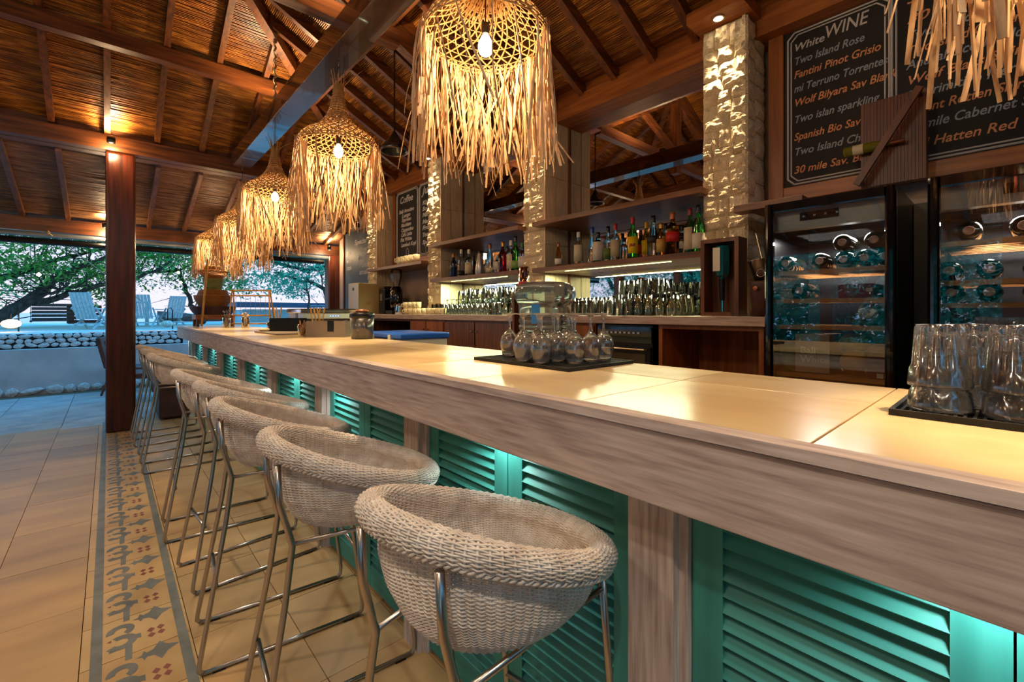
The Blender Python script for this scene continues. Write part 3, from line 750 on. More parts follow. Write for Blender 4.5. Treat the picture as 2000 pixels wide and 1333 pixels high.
cabinet('cupboard', 'brown wooden cupboard under the worktop behind the wine glasses', 2.02, 2.90, mt['oak_z'], 'doors')
cabinet('cupboard', 'greyish wooden cupboard under the worktop behind the blue-lidded crate', 2.92, 3.96, mt['shelf_z'], 'doors')
cabinet('cupboard', 'reddish wooden cupboard with small knob right of the open coffee shelving', 3.98, 4.66, mt['oak_z'], 'doors')
cabinet('open_cabinet', 'dark open shelving under the coffee grinder', 4.68, 5.72, mt['shelf_z'], 'open')
t = thing('undercounter_oven', 'black glass-washer with a row of silver buttons under the worktop', 'appliance', (CX+.02, 1.765, 0))
bx(0, .5, -.215, .215, .55, 1.215).build('body', mt['black'], t); bx(-.012, 0, -.212, .212, 1.10, 1.205).build('control_panel', mt['black_gloss'], t)
m = M()
for k in range(9): m.obox((-.016, .16-.035*k, 1.165), (.006, .018, .012))
m.build('buttons', mt['steel'], t); bx(-.014, 0, -.205, .205, .60, 1.075).build('door', mt['black'], t); bx(-.017, -.013, -.17, .17, .68, 1.03).build('door_window', plain('smoky_window', '#4c4a3c', .2), t)
M().tube([(-.03, -.18, 1.06), (-.045, -.18, 1.06), (-.045, .18, 1.06), (-.03, .18, 1.06)], .006, 8).build('handle', mt['steel'], t)

def wall_shelf(lab, a, b, z, x0=2.74, strip=False, th=.038, x1=3.165):
    o = thing('wall_shelf', lab, 'shelf', ((x0+x1)/2, (a+b)/2, z)); hw = (x1-x0)/2; w = (b-a)/2
    bx(-hw, hw, -w+.07, w-.075, -th, 0).build('board', mt['shelf_y'], o, bevel=.002) if False else None
    bx(-hw, -hw+.10, -w, w, -th, 0).build('front_board', mt['shelf_y'], o, bevel=.002)
    bx(-hw+.101, hw, -w+.07, w-.065, -th+.004, 0).build('back_plank', mt['shelf_y'], o)
    if strip:
        bx(-hw+.09, -hw+.096, -w+.25, w-.3, -th-.004, -th).build('led_strip', mt['led'], o)
        lamp('strip_light', 'AREA', (-hw+.14, 0, -th-.012), 22, (.93, 1, .58), .03, (0, 0, R(90)), size_y=None, parent=o).data.size = w*1.6
        o.children[-1].data.size_y = .03
    return o
wall_shelf('upper brown shelf above the fuller row of bottles, empty on top', 1.30, 2.80, 2.085)
wall_shelf('lower brown shelf carrying the green and yellow-labelled bottles', 1.30, 2.80, 1.685, strip=True)
wall_shelf('upper brown shelf of the farther bay, empty on top', 2.98, 4.47, 2.085)
wall_shelf('lower brown shelf carrying the farther row of bottles', 2.98, 4.47, 1.685, strip=True)
wall_shelf('brown shelf under the coffee menu with cream mugs', 4.66, 6.14, 1.915, 2.74)
wall_shelf('short brown shelf between first pillar and first wine fridge', .72, 1.06, 1.90, 2.62, x1=3.18)

# bottles ---------------------------------------------------------------
def gl(name, col, rough=.02): return plain(name, col, rough, trans=1, ior=1.45)
G = dict(clear=mt['clearb'], green=gl('green_glass', '#3fbf3a'), dgreen=gl('dark_green_glass', '#2c7a30'), amber=gl('amber_glass', '#d88830'), aqua=gl('aqua_glass', '#58c8d8'), navy=plain('navy_glass', '#1c2438', .08), brown=gl('brown_glass', '#6a3a1c'), red=gl('red_liquid', '#b01020'), grey=plain('metal_bottle', '#a8a4a0', .3, .7), pale=gl('pale_glass', '#e8f0ea'))
CAP = dict(red=plain('cap_red', '#b02a22', .4), black=mt['black'], blue=plain('cap_blue', '#1c3c90', .35), gold=plain('cap_gold', '#c8983c', .3, .8), yellow=plain('cap_yellow', '#e0b020', .4), white=plain('cap_white', '#d8d4cc', .4), copper=plain('cap_copper', '#9c5a3c', .35, .5), green=plain('cap_green', '#24602c', .4), dred=plain('cap_dark_red', '#70161a', .4))
LBL = dict(white=mt['white_label'], cream=mt['cream_label'], yellow=plain('label_yellow', '#f0cc10', .5), red=plain('label_red', '#b82018', .5), black=plain('label_black', '#1c1a1a', .5), gold=plain('label_gold', '#c8a050', .4), green=plain('label_green', '#7c9c50', .5))
TXM = {}
def text_obj(body, size, mat, parent, origin, xd, yd, name='lettering', ext=.0006, shear=0, align='LEFT', bold=0.0, fit=None):
    cu = bpy.data.curves.new(name, 'FONT'); cu.body = body; cu.size = size; cu.extrude = ext; cu.shear = shear; cu.align_x = align; cu.offset = bold; cu.resolution_u = 3
    tmp = bpy.data.objects.new(name, cu); C.objects.link(tmp)
    dg = bpy.context.evaluated_depsgraph_get(); me = bpy.data.meshes.new_from_object(tmp.evaluated_get(dg)); bpy.data.objects.remove(tmp); bpy.data.curves.remove(cu)
    if fit and me.vertices:
        xs = [v.co.x for v in me.vertices]; k = fit/max(1e-6, max(xs)-min(xs))
        for v in me.vertices: v.co.x *= k
    me.materials.clear(); me.materials.append(mat); o = bpy.data.objects.new(name, me); C.objects.link(o)
    xd, yd = Vector(xd).normalized(), Vector(yd).normalized(); zd = xd.cross(yd)
    o.matrix_world = Matrix.Translation(origin) @ Matrix((xd, yd, zd)).transposed().to_4x4()
    if parent: o.parent = parent
    return o
def bottle(lab, x, y, z, H, rad, g, cap, lbl=None, shape='std', lz=(.18, .5), txt=None, group=None, rz=0, fill=None):
    t = thing('bottle', lab, 'bottle', (x, y, z), rz, group)
    if shape == 'std': pr = [(0, .004), (rad*.9, 0), (rad, .01), (rad, H*.56), (rad*.93, H*.61), (rad*.5, H*.70), (rad*.36, H*.76), (rad*.34, H*.93)]
    elif shape == 'square': pr = [(0, .004), (rad*.95, 0), (rad, .01), (rad, H*.60), (rad*.9, H*.66), (rad*.42, H*.73), (rad*.36, H*.78), (rad*.36, H*.92)]
    elif shape == 'slope': pr = [(0, .004), (rad*.9, 0), (rad, .01), (rad, H*.42), (rad*.85, H*.55), (rad*.55, H*.68), (rad*.4, H*.78), (rad*.36, H*.92)]
    elif shape == 'squat': pr = [(0, .004), (rad*.95, 0), (rad, .012), (rad*1.02, H*.5), (rad*.9, H*.6), (rad*.4, H*.68), (rad*.36, H*.72), (rad*.36, H*.88)]
    elif shape == 'cone': pr = [(0, .004), (rad*.95, 0), (rad, .01), (rad*.92, H*.4), (rad*.6, H*.7), (rad*.4, H*.85), (rad*.38, H*.9)]
    pr = pr+[(0, pr[-1][1])]
    M().lathe(pr, 6 if shape == 'square' else 18, m=Matrix.Rotation(R(30), 3, 'Z')).build('glass_body', G[g], t, shape != 'square')
    top = pr[-1][1]; cr_ = rad*.40
    M().lathe([(cr_, top-H*.10), (cr_*1.03, top), (cr_, top+H*.06), (0, top+H*.06)], 14).build('cap', CAP[cap], t, True)
    if lbl:
        k = 6 if shape == 'square' else 20; rr = rad*1.03
        M().lathe([(rr, H*lz[0]), (rr, H*lz[1])], 12, a0=R(110), a1=R(290)).build('label', LBL[lbl], t, True, solid=.0008)
        if txt:
            zz = H*(lz[0]+lz[1])/2
            text_obj(txt[0], txt[1], txt[2], t, (-rr-.0015, txt[3], zz-txt[1]*.35), (.3 if 0 else 0, -1, 0), (0, 0, 1), align='CENTER', bold=.0012)
    return t
SZ = 1.6855
redink = plain('label_ink_red', '#a01818', .5)
BB = [(2.544, 2.80, .20, .030, 'amber', 'copper', 'white', 'slope', 'small amber bottle with pale label at the pillar end of full shelf', (.08, .32)),
 (2.379, 2.86, .275, .037, 'pale', 'white', 'cream', 'std', 'clear bottle with white cap and cream label, left on full shelf', (.12, .6)),
 (2.309, 2.95, .32, .036, 'pale', 'blue', None, 'slope', 'tall clear bottle with a long blue cap', (.1, .5)),
 (2.137, 2.80, .235, .040, 'aqua', 'black', 'white', 'square', 'flat-sided pale blue bottle with tall white label', (.05, .66)),
 (2.137, 2.93, .295, .036, 'pale', 'black', 'green', 'std', 'clear bottle with long black cap and greenish label', (.1, .4)),
 (2.020, 2.86, .29, .037, 'pale', 'red', 'cream', 'std', 'clear bottle with red cap and cream label', (.12, .56)),
 (1.970, 2.90, .19, .036, 'clear', 'black', None, 'squat', 'small squat clear bottle left of the green one with yellow label', (.1, .4)),
 (1.829, 2.80, .30, .036, 'green', 'red', 'yellow', 'std', 'bright green bottle with a yellow label and red cap', (.12, .52)),
 (1.842, 2.92, .225, .032, 'brown', 'dred', 'red', 'std', 'small dark bottle with red cap right of the yellow-labelled green one', (.2, .5)),
 (1.779, 2.90, .27, .034, 'amber', 'yellow', 'yellow', 'std', 'amber bottle with yellow cap and yellow label', (.12, .5)),
 (1.684, 2.83, .295, .040, 'pale', 'black', 'black', 'slope', 'clear sloping bottle with black band label and black cap', (.32, .5)),
 (1.631, 2.84, .235, .034, 'amber', 'gold', 'gold', 'std', 'short bottle with gold cap and gold label', (.12, .5)),
 (1.686, 3.00, .26, .034, 'pale', 'black', 'cream', 'std', 'clear bottle with black cap at the mirror behind the red-banded one', (.12, .5)),
 (1.538, 2.83, .295, .044, 'amber', 'copper', 'red', 'square', 'square amber bottle with a slanting red label', (.30, .52)),
 (1.499, 2.88, .215, .042, 'clear', 'black', 'white', 'squat', 'squat clear bottle with broad black stopper', (.2, .42)),
 (1.416, 2.83, .30, .037, 'dgreen', 'dred', 'cream', 'std', 'dark green bottle with dark red cap and cream label', (.08, .56)),
 (1.361, 2.83, .31, .038, 'green', 'black', 'white', 'std', 'bright green bottle with black cap against the nearest pillar', (.08, .40))]
for (y_, X, H, rad, g_, cp, lb, sh_, lab, lz) in BB:
    tx = ('J&B', .028, redink, .0) if lb == 'yellow' and cp == 'red' else None
    bottle(lab, X, y_, SZ, H, rad, g_, cp, lb, sh_, lz, tx, 'bottles on the fuller shelf', R(30) if tx else 0)
BA = [(4.139, 2.84, .27, .040, 'navy', 'copper', None, 'std', 'navy blue bottle at the pillar end of farther shelf', (.1, .5)),
 (3.993, 2.84, .30, .040, 'clear', 'white', 'black', 'std', 'clear bottle with low dark label, second on farther shelf', (.05, .22)),
 (3.881, 2.86, .29, .042, 'pale', 'white', 'cream', 'std', 'pale bottle with cream label, third on farther shelf', (.1, .5)),
 (3.950, 2.98, .24, .038, 'brown', 'black', None, 'std', 'small dark bottle half hidden behind the pale one', (.1, .5)),
 (3.669, 2.84, .26, .046, 'grey', 'black', None, 'cone', 'silver conical bottle with small black stopper', (.1, .5)),
 (3.706, 2.95, .19, .034, 'clear', 'white', 'white', 'squat', 'small clear bottle right of the silver conical one', (.15, .5)),
 (3.502, 2.84, .31, .042, 'pale', 'copper', 'cream', 'slope', 'clear sloping bottle with copper neck foil', (.05, .2)),
 (3.438, 2.88, .20, .038, 'pale', 'white', 'white', 'squat', 'squat bottle with white label beside the gold-necked one', (.2, .6)),
 (3.329, 2.86, .31, .042, 'red', 'gold', None, 'std', 'bottle of red liqueur with gold neck', (.1, .5)),
 (3.443, 3.02, .29, .036, 'brown', 'black', None, 'std', 'tall dark bottle behind the red liqueur', (.1, .5)),
 (3.187, 2.84, .30, .040, 'pale', 'white', 'cream', 'std', 'clear bottle with cream label left of the tall green one', (.1, .55)),
 (3.144, 2.86, .34, .040, 'green', 'black', 'green', 'std', 'tall bright green bottle near the middle pillar', (.1, .3)),
 (3.073, 2.88, .27, .040, 'clear', 'green', 'white', 'std', 'clear bottle with green cap partly hidden by the middle pillar', (.15, .5))]
for (y_, X, H, rad, g_, cp, lb, sh_, lab, lz) in BA:
    bottle(lab, X, y_, SZ, H, rad, g_, cp, lb, sh_, lz, None, 'bottles on the farther shelf')

# rows of glasses on the worktop -------------------------------------------
tumA = M().lathe([(.036, 0), (.031, .115), (0, .117), (0, .109), (.028, .107), (.0335, 0), (.036, 0)], 14).mesh('glass_body', mt['thin2'], True)
tumB = M().lathe([(.033, 0), (.036, .03), (.027, .14), (0, .142), (0, .134), (.024, .132), (.033, .03), (.0305, 0), (.033, 0)], 14).mesh('glass_body', mt['thin2'], True)
gob = M().lathe([(.030, 0), (.037, .03), (.036, .06), (.020, .095), (.005, .105), (.004, .14), (.008, .15), (.034, .156), (.034, .159), (.006, .157), (.0035, .145), (.0035, .105), (.018, .093), (.034, .06), (.035, .03), (.028, 0)], 14).mesh('glass_body', mt['thin2'], True)
def tumbler(me, x, y, z, lab, grp, nm='glass'):
    o = bpy.data.objects.new('drinking_glass', me); C.objects.link(o); o.location = (x, y, z); o.rotation_euler = (0, 0, rnd.random()*6); tag(o, lab, 'glass', grp)
ORD = ['first', 'second', 'third', 'fourth', 'fifth', 'sixth', 'seventh', 'eighth', 'ninth', 'tenth', 'eleventh', 'twelfth', 'thirteenth', 'fourteenth', 'fifteenth', 'sixteenth', 'seventeenth']
RB = ['front row', 'second row', 'third row', 'back row']; NM = ['small upturned tumbler', 'upturned highball', 'stemmed glass', 'upturned tumbler', 'stemmed glass']
r = random.Random(5)
GL = {0: 'small upturned tumbler in the pale rows on worktop right of water bottle', 1: 'upturned highball in the rows on worktop right of water bottle', 2: 'stemmed glass at the end of rows beside the wooden dispenser box', 3: 'upturned tumbler in the rows on worktop under the farther bottle shelf', 4: 'stemmed glass in the rows on worktop under the farther bottle shelf', 5: 'tumbler stacked on top of the glasses by the near pillar'}
for i in range(4):
    for k in range(17):
        y = 1.48+.079*k; x = 2.70+.082*i
        if y > 2.74 and x > 2.8: continue
        me, q = (tumA, 0) if i in (0, 1) and k > 3 else (tumB, 1)
        if i < 2 and k < 2: me, q = gob, 2
        tumbler(me, x, y, 1.279, NM[q]+', '+ORD[k]+' from the near pillar, '+RB[i]+' right of water bottle', GL[q])
        if k in (2, 3, 4, 5, 6) and i >= 1: tumbler(tumA, x, y, 1.279+.034 if me is tumA else 1.279+.142, 'stacked upper tumbler, '+ORD[k]+' from near pillar, '+RB[i]+' right of water bottle', GL[5])
for i in range(4):
    for k in range(15):
        y = 3.12+.085*k; x = 2.70+.088*i
        if y > 4.36 and x > 2.8: continue
        me, q = (gob, 4) if (i == 0 and k > 2) or k % 3 == 0 else (tumA, 3)
        if k > 11: me, q = tumA, 3
        tumbler(me, x, y, 1.279, NM[q]+', '+ORD[k]+' from the middle pillar, '+RB[i]+' under farther bottle shelf', GL[q])
        if i > 1 and k < 12: tumbler(tumA if me is gob else tumB, x, y, 1.279+(.16 if me is gob else .118), 'stacked upper glass, '+ORD[k]+' from the middle pillar, '+RB[i]+' under farther bottle shelf', 'upper layer of glasses under the farther bottle shelf')
# mugs and cups
mug = M().lathe([(0, .003), (.028, 0), (.034, .02), (.036, .075), (.033, .075), (.031, .02), (0, .008)], 16)
def cup(x, y, z, lab, grp, sc_=1, rz=0):
    t = thing('mug', lab, 'mug', (x, y, z), rz, grp); t.scale = (sc_,)*3
    M(); o = bpy.data.objects.new('cup_body', mugm); C.objects.link(o); o.parent = t; h = bpy.data.objects.new('handle', mugh); C.objects.link(h); h.parent = t
mugm = mug.mesh('cup_body', mt['ceramic'], True); mugh = M().tube([(-.035, 0, .06), (-.055, 0, .055), (-.058, 0, .035), (-.05, 0, .02), (-.033, 0, .018)], .005, 6).mesh('handle', mt['ceramic'], True)
for k in range(5): cup(2.79, 4.86+.105*k, 1.916, 'cream mug, '+ORD[k]+' from the pillar on the shelf under the coffee menu', 'cream mugs on the coffee shelf', 1.25)
for k in range(9): cup(2.68+.0*k, 4.10+.10*k, 1.279, 'cream cup, '+ORD[k]+' from the farther shelf pillar, in the row on worktop', 'cream cups on the worktop', .95)
for k in range(4): cup(2.68, 4.62+.10*k, 1.279+.073, 'stacked cream cup, '+ORD[k]+' from the farther shelf pillar', 'upper cream cups on the worktop', .95)

# water bottle on dispenser, wooden dispensers, bucket -------------------------
t = thing('water_bottle', 'big ribbed refill water bottle behind the upturned wine glasses', 'water bottle', (1.86, 1.795, 1.18))
M().lathe([(0, 0), (.05, 0), (.13, .01), (.150, .025), (.152, .045), (.142, .055), (.150, .068), (.150, .085), (.142, .095), (.150, .11), (.150, .16), (.158, .178), (.171, .20), (.176, .225), (.172, .252), (.155, .275), (.12, .290), (.05, .296), (0, .296)], 36).build('bottle_shell', mt['water'], t, True)
bx(-.006, .0, -.02, .02, .04, .16)
M().lathe([(.1535, .06), (.1535, .165)], 6, a0=R(196), a1=R(214)).build('label_strip', plain('blue_label', '#1c6cb8', .5), t, solid=.001)
t = thing('dispenser_stand', 'dark stand behind the bar holding the refill water bottle', 'dispenser', (1.86, 1.795, 0))
M().lathe([(0, 1.178), (.14, 1.178), (.16, 1.165), (.16, .70), (.165, .02), (0, .02)], 24).build('body', plain('dispenser_grey', '#2c3034', .35), t, True)
M().tube([(-.16, 0, .95), (-.20, 0, .95), (-.205, 0, .92)], .012, 8).build('tap', mt['chrome'], t)
def dispenser(lab, x, y, z, W_, H, liquor, name='bottle_dispenser', D=.12):
    t = thing(name, lab, 'dispenser', (x, y, z)); w = W_/2; f = .022
    for (a, b, c, d, nm) in ((-w, -w+f, 0, H, 'side_board'), (w-f, w, 0, H, 'side_board'), (-w+f, w-f, 0, f, 'bottom_board'), (-w+f, w-f, H-f, H, 'top_board')):
        bx(0, D, a, b, c, d).build(nm, mt['wood_z'], t)
    bx(D-.012, D, -w+f, w-f, f, H-f).build('back_board', mt['wood_z'], t)
    return t
t = dispenser('dark wooden box on the worktop holding an upside-down blue bottle', 2.60, 1.13, 1.28, .215, .445, 'aqua')
b = bpy.data.objects.new('x', None)
bt = thing('bottle', 'blue-green bottle hung upside down in the dark wooden box', 'bottle', (2.655, 1.135, 1.28))
M().lathe([(0, .405), (.034, .405), (.040, .395), (.040, .255), (.034, .235), (.014, .225), (.012, .20), (0, .20)], 6, m=Matrix.Rotation(R(30), 3, 'Z')).build('glass_body', plain('teal_glass', '#1590a0', .05, trans=.6), bt)
bx(-.042, -.038, -.005, .036, .26, .395).build('label', mt['white_label'], bt)
M().tube([(0, 0, .215), (0, 0, .09)], [.017, .013], 10).build('dosing_spout', mt['black'], bt); M().tube([(0, 0, .09), (0, 0, .025)], [.009, .007], 8).build('spout_tip', mt['chrome'], bt)
t = dispenser('narrow wooden stand on the worktop left of the refill water bottle', 2.30, 2.50, 1.10, .13, .36, 'amber', D=.13)
bt = thing('bottle', 'upside-down bottle with dark base and red band on the narrow wooden stand', 'bottle', (2.36, 2.50, 1.46))
M().lathe([(0, .19), (.036, .19), (.04, .18), (.04, .075)], 16).build('glass_body', G['brown'], bt, True); M().lathe([(.041, .075), (.043, .055), (.028, .03), (.014, .0), (0, 0)], 16).build('red_collar', CAP['red'], bt, True)
sb = tag(bx(2.25, 2.50, 2.40, 2.60, 0, 1.10).build('side_stand', mt['wood_z']), 'small dark wooden stand under the narrow bottle holder', 'stand')
t = thing('ice_bucket', 'steel bucket with ring handle between wooden box and first wine fridge', 'bucket', (2.64, .90, 1.475))
M().lathe([(0, 0), (.048, 0), (.065, .11), (.068, .112), (.063, .11), (.046, .006), (0, .006)], 24, m=Matrix.Rotation(R(-9), 3, 'X')).build('bucket_body', mt['steel'], t, True)
M().tube([(-.064+0*math.cos(q), .02*math.cos(q), .035+.02*math.sin(q)) for q in [2*PI*i/16 for i in range(17)]], .0025, 6, False).build('ring_handle', mt['chrome'], t, True)
M().tube([(.0, .01, .09), (.01, .05, .26)], .003, 6).build('tongs', mt['steel'], t)
t = thing('leather_box', 'dark brown tapered tub under the steel ice bucket', 'tub', (2.66, .90, 1.279))
M().lathe([(0, 0), (.068, 0), (.08, .175), (.083, .19), (.07, .19), (.06, .02), (0, .02)], 20).build('tub_body', mt['leather'], t, True)
M().lathe([(0, 0), (.012, 0), (.012, .02), (0, .022)], 10, (-.086, .02, .15), m=Matrix.Rotation(R(-90), 3, 'Y')).build('knob', CAP['copper'], t)

# coffee corner
t = thing('coffee_grinder', 'black coffee grinder with clear hopper under the coffee menu', 'coffee grinder', (2.80, 5.42, 1.279))
bx(-.10, .10, -.10, .08, 0, .05).build('base', mt['black'], t); M().lathe([(0, .05), (.075, .05), (.085, .20), (.08, .31), (.05, .36), (0, .36)], 18, (.0, -.03, 0)).build('motor_body', mt['black_gloss'], t, True)
M().lathe([(.04, .36), (.075, .50), (.075, .58), (0, .59)], 18, (0, -.03, 0)).build('hopper', mt['thin'], t, True); M().tube([(-.08, -.03, .2), (-.15, -.03, .19)], .012, 8).build('dosing_fork', mt['black'], t)
t = thing('coffee_grinder', 'second black coffee grinder, shorter, left of the clear-hopper one', 'coffee grinder', (2.80, 5.64, 1.279))
bx(-.09, .09, -.085, .085, 0, .33).build('body', mt['black'], t, bevel=.012); M().lathe([(.05, .33), (.06, .37), (0, .38)], 14).build('lid', mt['black_gloss'], t); bx(-.095, -.09, -.03, .03, .18, .27).build('dial_plate', mt['grey_plastic'], t)
t = thing('drinks_machine', 'tall white and cream box-shaped machine left of the grinders', 'machine', (2.62, 6.02, 1.20))
bx(-.13, .16, -.17, .17, 0, .50).build('housing', plain('cream_metal', '#c8b274', .45), t, bevel=.006); bx(-.13, .16, .17, .176, .0, .50).build('rear_panel', mt['white_label'], t); bx(-.134, -.13, -.165, .165, .01, .49).build('front_panel', plain('white_metal', '#c8ccd2', .4), t); bx(-.138, -.134, -.02, .02, .40, .44).build('button', mt['black'], t)
tag(bx(2.45, 2.85, 5.80, 6.25, 0, 1.20).build('machine_plinth', mt['shelf_z']), 'low brown plinth carrying the cream box-shaped machine', 'plinth')
t = thing('milk_jug', 'shiny steel milk jug between the grinder and the cream cups', 'jug', (2.70, 5.12, 1.279))
M().lathe([(0, .003), (.05, 0), (.052, .03), (.043, .10), (.047, .13), (.044, .13), (.04, .1), (0, .01)], 20).build('jug_body', mt['chrome'], t, True); M().tube([(-.02, .045, .12), (-.02, .08, .10), (-.02, .08, .05), (-.02, .05, .03)], .005, 6).build('handle', mt['chrome'], t)
t = thing('espresso_machine', 'long chrome espresso machine behind the far part of the bar', 'coffee machine', (1.98, 5.55, .96))
bx(-.38, .38, -.24, .24, .06, .16).build('drip_base', mt['steel'], t, bevel=.01); bx(-.38, .38, -.02, .24, .16, .34).build('body', mt['steel'], t, bevel=.015)
bx(-.40, .40, -.26, .24, .33, .385).build('cup_tray_top', mt['chrome'], t, bevel=.012); bx(-.36, .36, -.245, -.02, .27, .33).build('group_panel', mt['steel'], t)
for x in (-.2, .16):
    gh = M().lathe([(0, 0), (.035, 0), (.035, .05), (0, .05)], 14, (x, -.14, .22)).build('group_head', mt['chrome'], t, True); M().tube([(x, -.17, .225), (x, -.32, .21)], .012, 8).build('portafilter_handle', mt['black'], gh)
m = M()
for k in range(4): m.obox((-.06+.03*k, -.248, .30), (.012, .004, .008))
m.build('indicator_lights', mt['bluelcd'], t)
for s in (-.34, .34): M().tube([(s, -.2, .28), (s, -.27, .25), (s, -.27, .12)], .006, 8).build('steam_wand', mt['chrome'], t)
tag(bx(1.60, 2.45, 5.1, 6.1, 0, 1.02).build('coffee_cabinet', mt['shelf_z']), 'cabinet behind the bar carrying the espresso machine', 'cabinet')
# crate with blue lid
t = thing('storage_crate', 'white crate with bright blue lid behind the bar', 'crate', (1.80, 3.30, .93))
bx(-.20, .20, -.30, .30, 0, .17).build('crate_body', plain('white_plastic', '#c8c4bc', .5), t, bevel=.01)
bx(-.215, .215, -.315, .315, .17, .215).build('lid', mt['blue_lid'], t, bevel=.012)
for y in (-.15, .15): bx(-.225, -.2, y-.02, y+.02, .12, .20).build('clip', mt['white_label'], t)
tag(bx(1.57, 2.05, 2.6, 4.2, 0, .925).build('under_bar_cabinet', mt['shelf_z']), 'low cabinet behind the bar under the blue-lidded crate', 'cabinet')

# ---------------------------------------------------------------- wine board
def board(lab, y0, y1, z0, z1, x, fw=.085, splits=()):
    t = thing('chalkboard_menu', lab, 'menu board', (x, 0, 0))
    bx(-.03, .0, y0, y0+fw, z0, z1).build('frame_side', mt['oak_z'], t, bevel=.004); bx(-.03, .0, y1-fw, y1, z0, z1).build('frame_side', mt['oak_z'], t, bevel=.004)
    bx(-.03, .0, y0+fw, y1-fw, z0, z0+fw).build('frame_rail', mt['oak_y'], t, bevel=.004); bx(-.03, .0, y0+fw, y1-fw, z1-fw, z1).build('frame_rail', mt['oak_y'], t, bevel=.004)
    bx(-.012, 0, y0+fw, y1-fw, z0+fw, z1-fw).build('slate', mt['board'], t)
    return t
def outline(t, y0, y1, z0, z1, c=.035, w=.004):
    m = M()
    for ins, ww in ((0, w*1.3), (.018, w)):
        a, b, e, f = y0+ins, y1-ins, z0+ins, z1-ins
        P = [(a+c, e), (b-c, e), (b, e+c), (b, f-c), (b-c, f), (a+c, f), (a, f-c), (a, e+c)]
        for p, q in zip(P, P[1:]+P[:1]): m.beam((-.0125, p[0], p[1]), (-.0125, q[0], q[1]), .001, ww*2, up=(-1, 0, 0)) if 0 else m.tube([(-.0125, p[0], p[1]), (-.0125, q[0], q[1])], ww, 4)
    tag(m.build('chalk_border', mt['chalk'], t), kind='stuff')
wb = board('big framed chalkboard with white and red wine lists above the wine fridges', -.62, 1.03, 1.975, 3.10, 3.10)
outline(wb, .445, .925, 2.075, 2.99); outline(wb, -.52, .435, 2.075, 2.99)
def chalk(t, s, size, col, y, z, fit, sh=.25, b=.0008, x=-.0135): return text_obj(s, size, mt[col], t, (x, y, z), (0, -1, .0), (0, 0, 1), 'chalk_line', .0005, sh, bold=b, fit=fit)
chalk(wb, 'White', .062, 'chalk', .895, 2.875, .15); chalk(wb, 'WINE', .10, 'chalk', .74, 2.885, .20, .2)
for s, c, z, f in (('Two Island Rose', 'chalkb', 2.793, .335), ('Fantini Pinot Grisio', 'chalko', 2.712, .41), ('mi Terruno Torrentes', 'chalkb', 2.628, .44), ('Wolf Bilyara Sav Blank', 'chalko', 2.543, .475),
                   ('Two islan sparkling', 'chalkb', 2.442, .40), ('Spanish Bio Sav Bl', 'chalko', 2.337, .38), ('Two Island Cha', 'chalkb', 2.247, .34), ('30 mile Sav. Blk', 'chalko', 2.138, .36)):
    chalk(wb, s, .062, c, .893, z, f)
for s, c, z, f in (('30 mile Shiraz', 'chalko', 2.90, .40), ('30 mile  islas', 'chalko', 2.795, .44), ('Two Island Shiraz', 'chalkb', 2.708, .38), ('Two Island Grenance', 'chalko', 2.632, .44), ('Anugal Uco Merlot', 'chalkb', 2.560, .43), ('Wolf Blass Shiraz', 'chalko', 2.480, .45),
                   ('30 Primitivo Merlot', 'chalkb', 2.402, .44), ('mount Rotten Shiraz', 'chalko', 2.322, .45), ('30 mile Cabernet Sav', 'chalkb', 2.240, .47), ('Bali Hatten Red', 'chalko', 2.145, .385)):
    chalk(wb, s, .064, c, .378, z, f)
PLQ = grainy('plaque_wood', '#45200e', '#70381a', (9, 9, .6), ns=4, rough=.4, bump=.15, bd=.003)
t = thing('bottle_holder', 'slatted wooden plaque with slanting bar in front of the wine list', 'plaque', (3.0, .42, 0))
m = M()
for k in range(19): bx(-.03, -.012, .125-.0135*k-.0122, .125-.0135*k, 1.96, 2.40).build('narrow_slat', PLQ, t)
bx(-.012, .06, -.13, .125, 1.97, 2.39).build('backing', PLQ, t)
M().beam((-.10, .13, 1.965), (-.10, -.115, 2.385), .026, .03).build('slanting_bar', PLQ, t)
for (yy, zz_) in ((.125, 1.98), (-.11, 2.37)): bx(-.09, -.03, yy-.01, yy+.01, zz_-.01, zz_+.01).build('spacer_peg', PLQ, t)
bt = thing('wine_bottle', 'white wine bottle held sideways in the wooden plaque', 'bottle', (2.935, .515, 2.155), 0); bt.scale = (.8, .8, .8)
RX = Matrix.Rotation(R(90), 3, 'X')
M().lathe([(0, -.12), (.030, -.12), (.033, -.11), (.033, .05), (.028, .075), (.013, .11), (.0125, .17)], 18, m=RX).build('glass_body', plain('wine_green_glass', '#8c8c28', .05, trans=.5), bt, True)
M().lathe([(.0338, -.07), (.0338, -.015)], 18, m=RX).build('label', mt['cream_label'], bt, True); M().lathe([(.0135, .12), (.014, .19), (0, .19)], 12, m=RX).build('neck_foil', CAP['copper'], bt, True)
